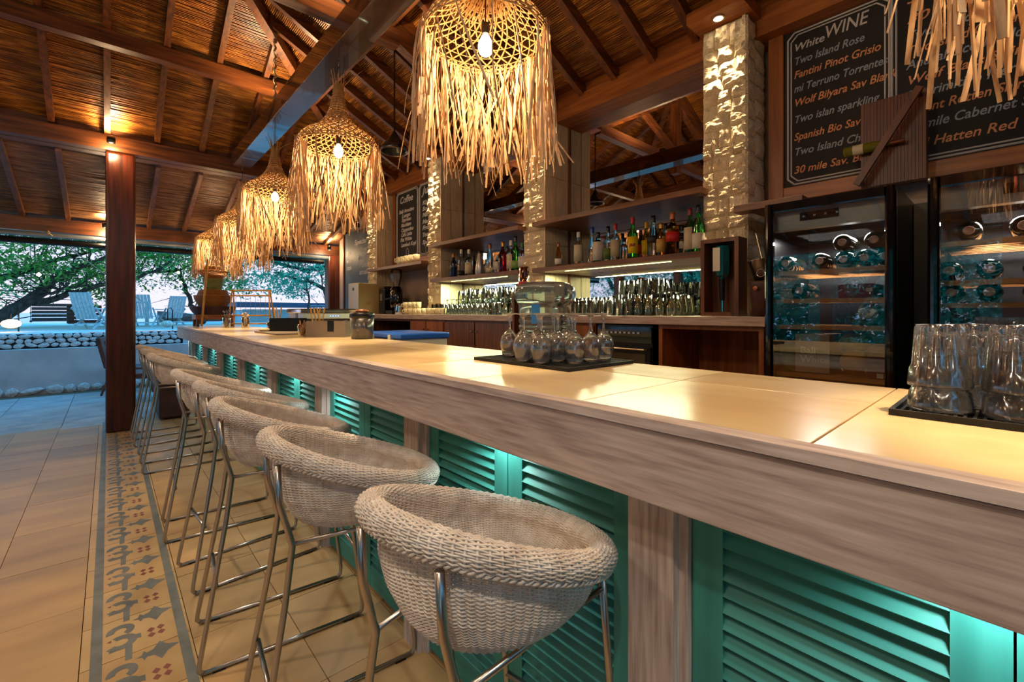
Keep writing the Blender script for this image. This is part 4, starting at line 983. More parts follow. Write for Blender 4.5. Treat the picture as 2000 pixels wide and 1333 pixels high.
# coffee menu
cb = board('framed coffee and juice chalkboard between the two far pillars', 4.72, 6.03, 1.97, 3.10, 3.10, .075)
outline(cb, 5.335, 5.93, 2.06, 3.0, .04, .005); outline(cb, 4.80, 5.30, 2.06, 3.0, .04, .005)
chalk(cb, 'Coffee', .13, 'chalk', 5.84, 2.84, .36, b=.003)
for s, z, f, y in (('Bali Avocino', 2.70, .42, 5.86), ('Lungo', 2.635, .24, 5.78), ('Expresso', 2.575, .26, 5.78), ('Macchiato', 2.505, .28, 5.80), ('Cappucino', 2.435, .34, 5.80), ('Cafe Latte', 2.37, .30, 5.80), ('Flat White', 2.30, .32, 5.82), ('Lambok Kopi', 2.225, .42, 5.80)):
    chalk(cb, s, .07, 'chalk', y, z, f, b=.003)
chalk(cb, 'Juice', .14, 'chalk', 5.22, 2.86, .36, b=.003)
for s, z, f in (('Kids', 2.72, .2), ('Soda', 2.64, .2), ('Mix', 2.56, .16), ('Matcha', 2.47, .3), ('Fruit', 2.39, .22), ('Young coco', 2.30, .36), ('Sprite', 2.2, .25)): chalk(cb, s, .075, 'chalk', 5.22, z, f, b=.003)
m = M()
for (y, z) in ((5.62, 2.13), (5.1, 2.13)):
    m.tube([(-.0135, y-.03, z-.04), (-.0135, y+.03, z-.04), (-.0135, y+.035, z+.03), (-.0135, y, z+.07), (-.0135, y-.035, z+.03), (-.0135, y-.03, z-.04)], .004, 4)
tag(m.build('chalk_drawing', mt['chalk'], cb), kind='stuff')
# slate board wall beyond the corner
t = thing('slate_board', 'tall blue-grey slate board with white handwriting at far end of wall', 'menu board', (3.17, 0, 0))
bx(-.01, .02, 6.55, 8.02, .3, 2.70).build('slate', mt['blueboard'], t); bx(-.03, .02, 8.02, 8.07, .3, 2.72).build('frame_side', mt['wood_z'], t)
for s, z, y, f in (('Special', 2.46, 7.6, .5), ('beer', 2.32, 7.35, .3), ('Mojito', 2.19, 7.45, .5), ('Punch', 2.06, 7.4, .4), ('small', 1.94, 7.4, .35), ('Bali', 2.3, 7.95, .2), ('wine', 2.17, 7.95, .25), ('rum', 2.05, 7.93, .2)):
    text_obj(s, .12, mt['chalk'], t, (-.0115, y, z), (0, -1, 0), (0, 0, 1), 'chalk_line', .0005, .2, bold=.003, fit=f)

# ---------------------------------------------------------------- wine fridges
def fridge(lab, y0, y1, x, x1, ztop, zbot, shelves):
    w = (y1-y0)/2; t = thing('wine_fridge', lab, 'fridge', (x, (y0+y1)/2, 0)); D = x1-x; f = .035
    bx(.03, D, -w, -w+.02, zbot, ztop).build('side_wall', mt['black'], t); bx(.03, D, w-.02, w, zbot, ztop).build('side_wall', mt['black'], t)
    bx(.03, D, -w+.02, w-.02, ztop-.02, ztop).build('top_wall', mt['black'], t); bx(.03, D, -w+.02, w-.02, zbot, zbot+.05).build('bottom_wall', mt['black'], t)
    bx(D-.02, D, -w+.02, w-.02, zbot+.05, ztop-.02).build('rear_wall', mt['fridge_in'], t)
    bx(.05, .10, -w+.02, w-.02, ztop-.115, ztop-.02).build('control_fascia', mt['fridge_panel'], t)
    d = empty('glass_door', (0, 0, 0)); d.parent = t
    for s in (-1, 1): M().tube([(.012, s*(w-f/2), zbot), (.012, s*(w-f/2), ztop)], f/2, 12).box(.012, .028, s*w-(f if s > 0 else 0), s*w+(f if s < 0 else 0), zbot, ztop).build('door_stile', mt['black_gloss'], d, False)
    bx(0, .028, -w+f, w-f, ztop-.035, ztop).build('door_rail', mt['black_gloss'], d); bx(0, .028, -w+f, w-f, zbot, zbot+.045).build('door_rail', mt['black_gloss'], d)
    bx(.010, .014, -w+f, w-f, zbot+.045, ztop-.035).build('door_pane', mt['door_glass'], d)
    for z in shelves:
        s = empty('wire_shelf', (0, 0, z)); s.parent = t
        bx(.055, .075, -w+.03, w-.03, -.018, 0).build('shelf_front', mt['shelfwood_y'], s)
        m = M()
        for k in range(7): m.box(.12+.06*k, .14+.06*k, -w+.03, w-.03, -.012, -.004)
        m.build('shelf_slats', mt['shelfwood_y'], s)
    lamp('fridge_light', 'AREA', (.2, 0, ztop-.14), 10, (1, .93, .85), .25, (0, 0, 0), parent=t)
    return t
F1 = fridge('first wine fridge, with boxes and fruit behind its glass door', .298, .755, 2.20, 2.80, 1.782, .95, (1.485, 1.36-.0, 1.245, 1.0+.035))
F2 = fridge('second wine fridge, cut by the right edge, behind the tumblers', -.30, .212, 2.20, 2.80, 1.785, .55, (1.555, 1.415, 1.335, 1.20, 1.05))
for (lab, a, b, z) in (('black low cabinet carrying the first wine fridge', .30, .753, .95), ('black low cabinet carrying the second wine fridge', -.298, .21, .55)):
    tag(bx(2.22, 2.8, a, b, 0, z).build('fridge_plinth', mt['black']), lab, 'plinth')
bx(.045, .05, -.04, .10, 1.70, 1.735).build('display_strip', mt['black_gloss'], F1)
m = M(); [m.obox((.043, .085-.04*k, 1.717), (.002, .008, .008)) for k in range(4)]; m.build('display_lights', mt['white_label'], F1)
bx(.045, .05, -.16, .07, 1.70, 1.735).build('display_strip', mt['black_gloss'], F2)
text_obj('50 F', .034, mt['bluelcd'], F2, (.044, -.075, 1.705), (0, -1, 0), (0, 0, 1), 'display_digits', .0005)
def wine(lab, x, y, z, grp):     # a wine bottle lying with its base to the door
    t = thing('wine_bottle', lab, 'bottle', (x, y, z), 0, grp)
    RY = Matrix.Rotation(R(90), 3, 'Y')
    bo = bpy.data.objects.new('glass_body', WB); C.objects.link(bo); bo.parent = t
    e = bpy.data.objects.new('bottle_base', WE); C.objects.link(e); e.parent = t
RY = Matrix.Rotation(R(90), 3, 'Y')
WB = M().lathe([(0, .0), (.028, .0), (.034, .01), (.034, .18), (.025, .21), (.013, .24), (.013, .30), (0, .30)], 16, m=RY).mesh('glass_body', plain('black_green_glass', '#10140e', .05), True)
WE = M().lathe([(.0, -.002), (.010, -.0015), (.011, -.004), (.015, -.004), (.016, -.001), (0, -.001)], 14, m=RY).mesh('bottle_base', plain('cork_pink', '#c89c88', .5), True)
ordw = ['leftmost', 'second from left', 'third from left', 'second from right', 'upper right', 'upper left', 'rightmost']
for k, (y, z) in enumerate(((.69, 1.522), (.56, 1.522), (.475, 1.522), (.405, 1.522), (.375, 1.592), (.48, 1.592), (.34, 1.522))):
    wine('dark wine bottle, '+ordw[k]+', on top shelf of the first wine fridge', 2.27, y, z, 'wine bottles on the first fridge top shelf')
wine('single dark wine bottle on the second shelf of first wine fridge', 2.27, .635, 1.397, None)
for z, ys in ((1.592, (.11, -.02, -.12)), (1.452, (.16, .06, -.05, -.16)), (1.372, (.155, .06, -.05, -.16)), (1.237, (.12, -.0, -.12)), (1.087, (.15, .03, -.1))):
    for ki, y in enumerate(ys): wine('dark bottle in second wine fridge, '+ORD[ki]+' from left, '+{1.592: 'top', 1.452: 'second', 1.372: 'third', 1.237: 'fourth', 1.087: 'bottom'}[z]+' shelf', 2.27, y, z, 'wine bottles in the second fridge')
def card(lab, x0, x1, y0, y1, z0, z1, mat, nm='card_box', extra=None):
    t = thing(nm, lab, 'box', ((x0+x1)/2, (y0+y1)/2, z0)); w = (y1-y0)/2; d = (x1-x0)/2
    bx(-d, d, -w, w, 0, z1-z0).build('carton', mat, t, bevel=.002)
    return t
b1 = card('burgundy box lying in middle of the first wine fridge', 2.30, 2.5, .38, .50, 1.361, 1.419, mt['burgundy']); bx(-.102, -.10, -.055, -.035, .025, .04).build('sticker', mt['white_label'], b1)
b2 = card('tall burgundy box standing low in the first wine fridge', 2.265, 2.42, .325, .395, 1.036, 1.157, mt['burgundy']); bx(-.08, -.0775, -.015, .005, .004, .022).build('sticker', mt['white_label'], b2)
b3 = card('grey wine carton with white lettering low in the first wine fridge', 2.30, 2.5, .53, .66, 1.036, 1.205, plain('grey_carton', '#a89888', .6), 'wine_carton')
for s, z in (('Bali', .085), ('White', .045)): text_obj(s, .042, mt['white_label'], b3, (-.1015, .045, z), (0, -1, 0), (0, 0, 1), 'lettering', .0004, bold=.001)
b4 = card('pale flat boxes stacked on the left of first wine fridge', 2.28, 2.5, .66, .715, 1.361, 1.405, plain('grey_carton2', '#807c74', .6))
t = thing('papaya', 'yellow-orange papaya on the bottom of the first wine fridge', 'fruit', (2.36, .455, 1.087)); M().lathe([(0, -.05), (.03, -.042), (.05, -.01), (.048, .02), (.03, .044), (0, .05)], 20).build('fruit_body', mt['papaya'], t, True)
t.scale = (1, 1.05, 1)
t = thing('melon', 'green mottled melon resting on the papaya in the fridge', 'fruit', (2.36, .45, 1.173)); o = M().lathe([(0, -.036), (.04, -.028), (.062, 0), (.05, .025), (.02, .036), (0, .037)], 20).build('fruit_body', mt['melon'], t, True)
t = thing('foil_bundle', 'crumpled foil bundle on the third shelf of first wine fridge', 'bundle', (2.33, .395, 1.246))
r = random.Random(2); m = M()
m.lathe([(0, 0), (.05, .0), (.06, .03), (.045, .07), (.03, .085), (0, .09)], 14); m.v = [(x+r.uniform(-.009, .009), y+r.uniform(-.009, .009), max(0, z+r.uniform(-.008, .008))) for x, y, z in m.v]; m.build('foil', mt['tin'], t)
t = thing('green_jar', 'dull green jar at left bottom of the first wine fridge', 'jar', (2.33, .695, 1.036)); M().lathe([(0, 0), (.032, 0), (.034, .01), (.034, .10), (.028, .12), (0, .121)], 18).build('jar_body', plain('olive_jar', '#4c5c3c', .4), t, True); M().lathe([(.029, .118), (.029, .135), (0, .136)], 18).build('lid', mt['black'], t, True)
tag(bx(2.62, 2.80, .215, .295, 0, 1.775).build('filler_panel', mt['black']), 'black gap panel between the two wine fridges', 'panel')

# ================================================================ ON THE BAR
BT = 1.1005
def bar_mat(lab, x0, x1, y0, y1, pitch=.0125):
    t = thing('bar_mat', lab, 'bar mat', ((x0+x1)/2, (y0+y1)/2, BT)); a, b = (x1-x0)/2, (y1-y0)/2
    bx(-a, a, -b, b, 0, .004).build('base_sheet', mt['rubber'], t)
    m = M(); m.box(-a, -a+.008, -b, b, .004, .012); m.box(a-.008, a, -b, b, .004, .012); m.box(-a+.008, a-.008, -b, -b+.008, .004, .012); m.box(-a+.008, a-.008, b-.008, b, .004, .012)
    m.build('raised_rim', mt['rubber'], t)
    m = M(); y = -b+.016
    while y < b-.014:
        m.box(-a+.012, a-.012, y, y+.0045, .004, .010); y += pitch
    x = -a+.03
    while x < a-.02: m.box(x, x+.003, -b+.01, b-.01, .004, .0075); x += .022
    tag(m.build('rubber_ribs', mt['rubber'], t), kind='stuff'); return t
bar_mat('black ribbed rubber mat under the upturned wine glasses', 1.150, 1.535, 1.0, 1.525)
bar_mat('black ribbed rubber mat under the big tumblers at right', 1.135, 1.50, -.42, .165)
WG = M().lathe([(.0290, 0), (.0345, .022), (.0400, .050), (.0400, .068), (.034, .088), (.020, .104), (.0075, .114), (.0042, .125), (.004, .160), (.006, .172), (.014, .180), (.034, .184), (.0345, .1865), (0, .188)] , 28)
def wg_inner(): return [(0, .109), (.006, .1085), (.019, .1010), (.0325, .0865), (.0386, .068), (.0386, .050), (.0331, .022), (.0279, 0)]
m = M(); pr = [(.0290, 0), (.0345, .022), (.0400, .050), (.0400, .068), (.034, .089), (.020, .105), (.0075, .116), (.0042, .127), (.004, .160), (.006, .172), (.014, .180), (.034, .1835), (.0348, .185), (.034, .1865), (0, .187)]
m.lathe([(0, .110), (.006, .1095), (.0185, .1020), (.0325, .0870), (.0386, .068), (.0386, .050), (.0331, .022), (.0276, .0003)]+pr, 32); WGM = m.mesh('glass_body', mt['glass'], True)
wl = []
for i in range(4):
    for k in range(5):
        x = 1.20+.086*i; y = 1.085+.092*k
        if (i, k) in ((0, 0), (0, 4), (3, 1)) or (i == 0 and k == 3): continue
        wl.append((x, y, i, k))
r = random.Random(9)
ORD = ['first', 'second', 'third', 'fourth', 'fifth', 'sixth', 'seventh', 'eighth', 'ninth', 'tenth', 'eleventh', 'twelfth', 'thirteenth', 'fourteenth', 'fifteenth', 'sixteenth', 'seventeenth']
ROW = ['row nearest the stools', 'second row from the stools', 'third row from the stools', 'row nearest the back counter']
for (x, y, gi, gk) in wl:
    o = bpy.data.objects.new('wine_glass', WGM); C.objects.link(o); o.location = (x+r.uniform(-.003, .003), y+r.uniform(-.003, .003), BT+.0105)
    tag(o, 'upturned wine glass, '+ORD[sum(1 for q in wl if q[2] == gi and q[3] <= gk)-1]+' from right, '+ROW[gi], 'wine glass', 'upturned wine glasses on the mat')
m = M()
o_ = [(.0475, 0), (.0480, .006), (.0455, .034), (.0420, .040), (.0375, .112), (.0345, .120), (0, .121)]
i_ = [(0, .106), (.028, .105), (.0340, .098), (.0385, .044), (.042, .034), (.0450, .004), (.0465, .0)]
m.lathe(i_+o_, 54, flute=(9, .036, .118, .22)); TUM = m.mesh('glass_body', mt['glass'], True)
TL = {(1.205, .098): 'the front one at mat corner', (1.30, .06): 'the left one of the second row', (1.205, -.005): 'the second one from left in the front row', (1.31, -.04): 'the second one from left in the second row', (1.20, -.11): 'the third one from left in the front row', (1.30, -.14): 'the third one from left in the second row', (1.40, .02): 'the single one at the left of the back row', (1.40, -.10): 'the single one at the right of the back row'}
for (x, y, n) in ((1.205, .098, 2), (1.30, .06, 2), (1.205, -.005, 2), (1.31, -.04, 2), (1.20, -.11, 2), (1.30, -.14, 2), (1.40, .02, 1), (1.40, -.10, 1)):
    for q in range(n):
        o = bpy.data.objects.new('tumbler', TUM); C.objects.link(o); o.location = (x, y, BT+.0105+.046*q); o.rotation_euler = (0, 0, r.random()*3)
        tag(o, ['ribbed tumbler upside down on mat, ', 'ribbed tumbler nested on '][q]+TL[(x, y)], 'tumbler', ['ribbed tumblers on the right mat', 'stacked upper tumblers on the right mat'][q])
# caddies, cups, straws
def caddy(lab, x, y, L, D, H, mat, rz, straws):
    t = thing('bar_caddy', lab, 'caddy', (x, y, BT), rz); a, b = L/2, D/2
    bx(-a, a, -b, -b+.006, 0, H).build('long_side', mat, t); bx(-a, a, b-.006, b, 0, H).build('long_side', mat, t); bx(-a, -a+.006, -b+.006, b-.006, 0, H).build('short_side', mat, t); bx(a-.006, a, -b+.006, b-.006, 0, H).build('short_side', mat, t)
    bx(-a+.006, a-.006, -b+.006, b-.006, 0, .006).build('floor_plate', mat, t); bx(-a*.1, -a*.1+.006, -b+.006, b-.006, .006, H).build('divider', mat, t)
    bx(a*.1, a*.42, -b-.004, -b, H*.35, H+.003).build('napkin_slot', mt['black'], t); bx(a*.1, a*.9, -b+.02, b-.02, .006, H*.9).build('napkins', mt['black'], t)
    for k in range(straws):
        xx = -a+.03+k*.018; tag(M().tube([(xx, 0, .01), (xx+(.03 if k % 2 else -.03)*(1+k*.1), -.005*k+.0, H+.11)], .0065, 8).build('paper_straw', mt['bamboo'], None), 'bamboo straw, '+['first', 'second', 'third', 'fourth', 'fifth'][k]+' from the left in the '+('grey' if mat is mt['grey_plastic'] else 'black')+' bar caddy', 'straw', 'bamboo straws in the '+('grey' if mat is mt['grey_plastic'] else 'black')+' caddy')
        o = bpy.context.scene.collection.objects[-1]; o.matrix_world = Matrix.Translation((x, y, BT)) @ Matrix.Rotation(rz, 4, 'Z')
    return t
caddy('grey bar caddy with straws, left of the blue-lidded crate', 1.37, 3.80, .32, .17, .130, mt['grey_plastic'], R(-42), 5)
caddy('black bar caddy with straws on the flat grey tray', 1.36, 4.92, .30, .16, .13, mt['black'], R(-42), 3)
tag(bx(1.10, 1.52, 4.35, 5.15, BT, BT+.014).build('flat_tray', mt['grey_plastic'], bevel=.004), 'flat grey tray lying on the bar under the black caddy', 'tray')
bpy.data.objects['bar_caddy.001'].location.z += .0145
for o in [o for o in C.objects if o.name.startswith('paper_straw') and 'black' in o.get('group', '')]: o.location.z += .0145
gls = M().lathe([(0, .012), (.032, .010), (.036, .10), (.038, .10), (.034, 0), (0, 0)], 18).mesh('glass_body', mt['thin'], True)
def glass_with(lab, x, y, k, nm, fill, s=1, n=8, h=.14, group=None):
    o = bpy.data.objects.new('drinking_glass', gls); C.objects.link(o); o.location = (x, y, BT); o.scale = (s, s, s); tag(o, lab, 'glass')
    for i in range(n):
        t = 2*PI*i/n; q = thing(nm, fill[0], fill[1], (x, y, BT+.016), 0, fill[2]) if False else None
        m = M().tube([(.008*math.cos(t), .008*math.sin(t), .0), (.026*math.cos(t+.3)*s, .026*math.sin(t+.3)*s, h*(.85+.15*math.sin(i*2.3)))], fill[4], 6)
        if fill[5]: m.lathe([(0, -.014), (.009, -.008), (.011, .004), (0, .014)], 8, (.026*math.cos(t+.3)*s, .026*math.sin(t+.3)*s, h*(.85+.15*math.sin(i*2.3))+.008))
        ob = m.build(nm, fill[3]); ob.location = (x, y, BT+.014); tag(ob, fill[0], fill[1], fill[2])
glass_with('glass of toothpicks in front of the grey caddy', 1.20, 3.95, 0, 'toothpick', ('pale wooden toothpick standing in the glass by the grey caddy', 'toothpick', 'toothpicks in the glass', mt['bamboo'], .0018, 0), 1.0, 12, .125)
glass_with('glass of spoons nearer the bar edge, left of the second cutlery glass', 1.17, 7.0, 0, 'spoon', ('steel spoon in the left cutlery glass', 'spoon', 'spoons in the left glass', mt['chrome'], .003, 1), 1.35, 7, .21)
glass_with('glass of stirrers right of the spoon glass, before the wire rack', 1.34, 6.75, 0, 'bar_stirrer', ('pale stirrer in the right cutlery glass', 'stirrer', 'stirrers in the right glass', mt['raffia2'], .003, 1), 1.35, 9, .17)
for (x, y, l) in ((1.30, 5.35, 'clear empty glass behind the flat grey tray'), (1.48, 3.55, 'clear glass right of the grey caddy')):
    o = bpy.data.objects.new('drinking_glass', gls); C.objects.link(o); o.location = (x, y, BT); tag(o, l, 'glass')
t = thing('ash_dish', 'small cream dish at the left end of the flat grey tray', 'dish', (1.16, 5.0, BT+.0145)); M().lathe([(0, .004), (.04, .004), (.055, .022), (.058, .022), (.042, 0), (0, 0)], 20).build('dish_body', mt['ceramic'], t, True)
t = thing('ice_tub', 'translucent round tub with black lid beside the blue-lidded crate', 'tub', (1.44, 3.32, BT))
M().lathe([(0, 0), (.078, 0), (.088, .165), (.085, .165), (.075, .006), (0, .006)], 28).build('tub_body', mt['clear_tub'], t, True); M().lathe([(0, .20), (.085, .20), (.093, .19), (.093, .165), (.089, .16)], 28).build('lid', mt['black'], t, True)
M().lathe([(0, .2), (.05, .2), (.045, .222), (0, .225)], 18).build('lid_knob', CAP['copper'], t, True)
# wire and bamboo rack
t = thing('wire_rack', 'pale bamboo rack with hanging wires standing on far bar', 'rack', (1.45, 6.95, BT), R(-35))
for s in (-1, 1):
    M().tube([(s*.27, -.06, 0), (s*.235, -.02, .50)], .010, 8).build('rack_leg', mt['bamboo'], t, True); M().tube([(s*.27, .10, 0), (s*.235, .02, .50)], .010, 8).build('rack_leg', mt['bamboo'], t, True)
for z in (.05, .16, .43, .50): M().tube([(-.265, -.04+z*.05, z), (.265, -.04+z*.05, z)], .010, 8).build('cross_bar', mt['bamboo'], t, True)
for k in range(7): M().tube([(-.19+.063*k, -.02, .16), (-.19+.063*k, -.015, .43)], .0025, 6).build('wire', mt['steel'], t, True)
# basket tower and leaning pole
def basket(lab, x, y, z, r0, r1, h, mat='basket', sq=False):
    t = thing('woven_basket', lab, 'basket', (x, y, z))
    m = M(); n = 28
    for i in range(int(h/.012)):
        f = i*.012/h; rr = r0+(r1-r0)*math.sin(f*PI/2) if r1 > r0 else r0+(r1-r0)*f
        m.tube([((rr+.002*(-1)**(q+i))*math.cos(2*PI*q/n), (rr+.002*(-1)**(q+i))*math.sin(2*PI*q/n), .006+i*.012) for q in range(n+1)], .0068, 4, False)
    m.build('coiled_side', mt[mat], t, True); M().lathe([(0, 0), (r0, 0), (r0, .01), (0, .01)], 24).build('base', mt[mat], t)
    M().lathe([(0, h-.01), (min(r0, r1)*.98, h-.01), (min(r0, r1)*.98, h-.02)], 24).build('lid', mt[mat], t)
    return t
t = thing('low_stand', 'low wooden stand carrying the basket tower at bar end', 'stand', (1.16, 7.95, BT))
bx(-.24, .24, -.2, .2, .10, .17).build('stand_top', mt['oak_x'], t)
for sx_ in (-1, 1):
    for sy_ in (-1, 1): bx(sx_*.21-.018, sx_*.21+.018, sy_*.17-.018, sy_*.17+.018, 0, .10).build('leg', mt['wood_z'], t)
zz = BT+.17
for (l, r0, r1, h, mk) in (('widest dark woven basket, lowest of the tower on bar end', .23, .29, .12, 'leather'), ('broad orange woven basket, second from the bottom of the tower', .17, .24, .17, 'basket'), ('flat tan woven basket in the middle of tower', .20, .17, .09, 'basket'), ('greenish narrow basket in upper part of the tower', .10, .13, .17, 'melon'), ('orange bowl-shaped basket, second from top of the tower', .10, .19, .12, 'basket'), ('small topmost basket of the tower', .12, .10, .08, 'basket')):
    basket(l, 1.16, 7.95, zz, r0, r1, h, mk); zz += h-.005
t = thing('leaning_pole', 'thin yellow bamboo pole leaning against the basket tower', 'pole'); M().tube([(.96, 7.52, BT+.01), (1.045, 7.62, BT+.95)], .014, 8).build('pole', mt['bamboo'], t, True)
M().tube([(.975, 7.54, BT+.15), (1.06, 7.70, BT+.13)], .005, 6).build('tie', mt['rope'], t)

# ================================================================ STAR LIGHTS (modelled fixtures), then added fill lamps
def uplight(lab, x, y, z, e, tilt=(PI, 0, 0), spot=110, down=0):
    t = thing('beam_spotlight', lab, 'spotlight', (x, y, z)); M().lathe([(0, -.04), (.035, -.04), (.038, .0), (.034, .03), (.03, .03)], 18).build('lamp_body', mt['black'], t, True)
    M().lathe([(0, 0.02), (.02, .018), (.031, .0), (.02, -.018+.03), (0, .034)], 16, (0, 0, .004)).build('lens', mt['spotglow'], t, True)
    lamp('beam_light', 'SPOT', (0, 0, .06), e, WARM, .03, tilt, spot, .7, parent=t)
    if down: lamp('beam_light', 'POINT', (0, 0, -.10), down, WARM, .05, parent=t)
uplight('small spotlight on the plate beside the top of the timber column', .02, 6.37, 3.13, 60, (R(165), 0, 0), 120, 14)
uplight('small spotlight on the eave side of the timber column', -.03, 8.30, 2.50, 45, (R(160), 0, 0), 120, 14)
uplight('small spotlight on the eave beam above the slate board', 2.95, 8.2, 2.46, 60, (R(165), 0, 0), 120, 12)
uplight('second spotlight washing the slate board', 3.05, 7.2, 2.74, 14, (R(10), R(15), 0), 100)
uplight('spotlight on the garden-side corner column', -3.05, 6.45, 2.9, 50, (R(165), 0, 0), 140, 20)
uplight('spotlight on the middle garden-side column', -3.05, 3.3, 2.9, 60, (R(165), 0, 0), 140, 25)
uplight('spotlight on the rear garden-side column', -3.05, 0.1, 2.9, 60, (R(165), 0, 0), 140, 25)
for (lab, x, y, e) in (('added fill spotlight above the floor left of the stools', -1.4, 3.2, 150), ('added fill spotlight above the floor behind the camera', -1.0, -.6, 170), ('added fill spotlight near the collar beam', 1.0, .4, 40)):  # out-of-view lamps added as general fill
    t = thing('added_fill_spotlight', lab, 'spotlight', (x, y, 3.42)); M().lathe([(0, .06), (.04, .06), (.045, -.02), (.038, -.02), (.034, .0), (0, .0)], 18).build('lamp_body', mt['black'], t, True)
    M().tube([(0, 0, .05), (0, 0, Z0+SL*min(XR-x, x-XL)-3.42-.05)], .008, 6).build('rod', mt['black'], t)
    lamp('floor_fill_light', 'SPOT', (0, 0, -.04), e, (1, .86, .66), .06, (0, 0, 0), 110, .8, parent=t)
lamp('floor_fill_light', 'POINT', (-1.2, 1.4, 3.0), 38, (1, .84, .62), .12)  # bare point light added as floor fill, no fixture

for (lab, y) in (('small added uplight hidden on top of the long beam near the big lampshade', 1.1), ('small added uplight hidden on top of the long beam above the third pendant', 2.9), ('small added uplight hidden on top of the long beam near its far end', 5.0)):  # lamps added out of sight behind the beam to brighten the roof
    t = thing('added_beam_uplight', lab, 'spotlight', (1.24, y, 3.27)); M().lathe([(0, 0), (.04, 0), (.045, .05), (.038, .05), (.034, .03), (0, .03)], 16).build('lamp_body', mt['black'], t, True)
    lamp('roof_fill_light', 'SPOT', (0, 0, .06), 150 if y < 2 else 110 if y < 4 else 60, WARM, .04, (PI, 0, 0), 150, .6, parent=t)
# ================================================================ OUTDOORS
m = M(); r = random.Random(4); nx, ny = 60, 22
x0_, x1_, y0_, y1_ = -16, 34, 10.78, 21
for j in range(ny+1):
    for i in range(nx+1):
        x = x0_+(x1_-x0_)*i/nx; y = y0_+(y1_-y0_)*j/ny
        z = .955+.05*noise.noise(Vector((x*.5, y*.5, 0)))-(0 if y > 11.2 else .02)
        if j == ny: z = -.2
        elif x < -1.5 and y > 17: z += .12*min(1, (-1.5-x)/2)
        m.v.append((x, y, z))
for j in range(ny):
    for i in range(nx): a = j*(nx+1)+i; m.f.append((a, a+1, a+nx+2, a+nx+1))
tag(m.build('beach_sand', mt['sand'], smooth=True), kind='structure')
sbox('garden_ground', -30, -6.5, -12, 10.9, -.3, -.05, mt['sand'])
s = sbox('sea', -400, 900, 21, 2500, -1.2, -.4, mt['sea'])
sw = sbox('garden_wall', -6.5, 1.9, 10.42, 10.60, -.1, .715, mt['whitewall'])
bx(1.9, 9, 10.42, 10.60, -.1, .90).build('wall_return', mt['whitewall'], sw)
back = bx(-6.5, 1.06, 10.64, 10.78, .5, .95).build('mortar_core', mt['mortar'], sw)
bx(1.06, 9, 10.60, 10.78, .5, .96).build('wall_cap', mt['whitewall'], sw)
RS = []
for s_ in range(7):
    q = random.Random(s_+50); m = M(); n = 9
    ring = [(math.cos(2*PI*i/n)*q.uniform(.78, 1.02), math.sin(2*PI*i/n)*q.uniform(.75, 1.02)) for i in range(n)]
    m.v = [(x*.5, .03, z*.5) for x, z in ring]+[(x*.42, -.03, z*.42) for x, z in ring]+[(0, -.045, 0)]
    for i in range(n): j = (i+1) % n; m.f += [(i, i+n, j+n, j), (i+n, 2*n, j+n)]
    RS.append(m.mesh('rubble_stone', mt['rock'], False))
for row in range(3):
    x = -5.0+.04*row
    while x < 1.0:
        w_ = r.uniform(.09, .16); inst('rubble_stone', r.choice(RS), sw, (x+w_/2, 10.635, .765+.075*row+r.uniform(-.008, .008)), (0, r.uniform(-.3, .3), 0), (w_*1.16, 1, r.uniform(.090, .102))); x += w_*.97
x = -3.0
while x < 3.5:
    w_ = r.uniform(.12, .3); inst('rubble_stone', r.choice(RS), sw, (x+w_/2, 10.40, .05), (0, r.uniform(-.2, .2), 0), (w_, 1.5, r.uniform(.12, .2))); x += w_*.9
# trees
def branch_tree(lab, group, branches, leafboxes, leafmat, seed, n, lsize=.11, loc=(0, 0, 0)):
    t = thing('beach_tree', lab, 'tree', loc, 0, group); q = random.Random(seed)
    for pts, ra, rb in branches:
        k = len(pts); P = [Vector(p)-Vector(loc) for p in pts]; Pn = []
        for a, b in zip(P, P[1:]):
            for f in (0, .33, .66): Pn.append(a.lerp(b, f)+Vector((q.gauss(0, .02), q.gauss(0, .02), q.gauss(0, .02))))
        Pn.append(P[-1]); M().tube(Pn, [ra+(rb-ra)*i/(len(Pn)-1) for i in range(len(Pn))], 8).build('branch', mt['bark'], t, True)
        m = M()
        for i in range(26):
            a = q.choice(Pn); d = Vector((q.gauss(0, .4), q.gauss(0, .5), q.gauss(.25, .25)))
            m.tube([a, a+d*.5+Vector((0, 0, .05)), a+d], [.014, .009, .003], 4, False)
        tag(m.build('twigs', mt['bark'], t), kind='stuff')
    m = M()
    tot = sum(b[6] for b in leafboxes)
    for (xa, xb, ya, yb, za, zb, wt) in leafboxes:
        nn = int(n*wt/tot); cl = [(q.uniform(xa, xb), q.uniform(ya, yb), za+(zb-za)*q.random()**.6) for _ in range(max(1, nn//26))]
        for i in range(nn):
            c = q.choice(cl); p = Vector((c[0]+q.gauss(0, .19), c[1]+q.gauss(0, .22), c[2]+q.gauss(0, .085)))-Vector(loc)
            d = Vector((q.gauss(0, 1), q.gauss(0, 1), q.gauss(-.2, .6))).normalized(); s = d.cross(Vector((q.gauss(0, .4), q.gauss(0, .4), 1))).normalized(); L = lsize*q.uniform(.6, 1.2)
            m.face([p-s*L*.04, p+d*L*.4-s*L*.2, p+d*L, p+d*L*.4+s*L*.2])
    tag(m.build('foliage', leafmat, t), kind='stuff'); return t
A = [(-3.2, 14, .3), (-1.9, 14, .95), (-1.7, 14, 1.2), (-1.4, 14, 1.42), (-1.1, 14, 1.75), (-.9, 14, 2.0), (-.5, 14, 2.3), (0, 14, 2.6)]
B = [(-1.75, 14, 1.1), (-1.3, 14, 1.5), (-.9, 14.1, 1.6), (-.5, 14.2, 1.78), (0, 14.2, 2.0), (.5, 14.2, 2.1), (1.1, 14.2, 2.5)]
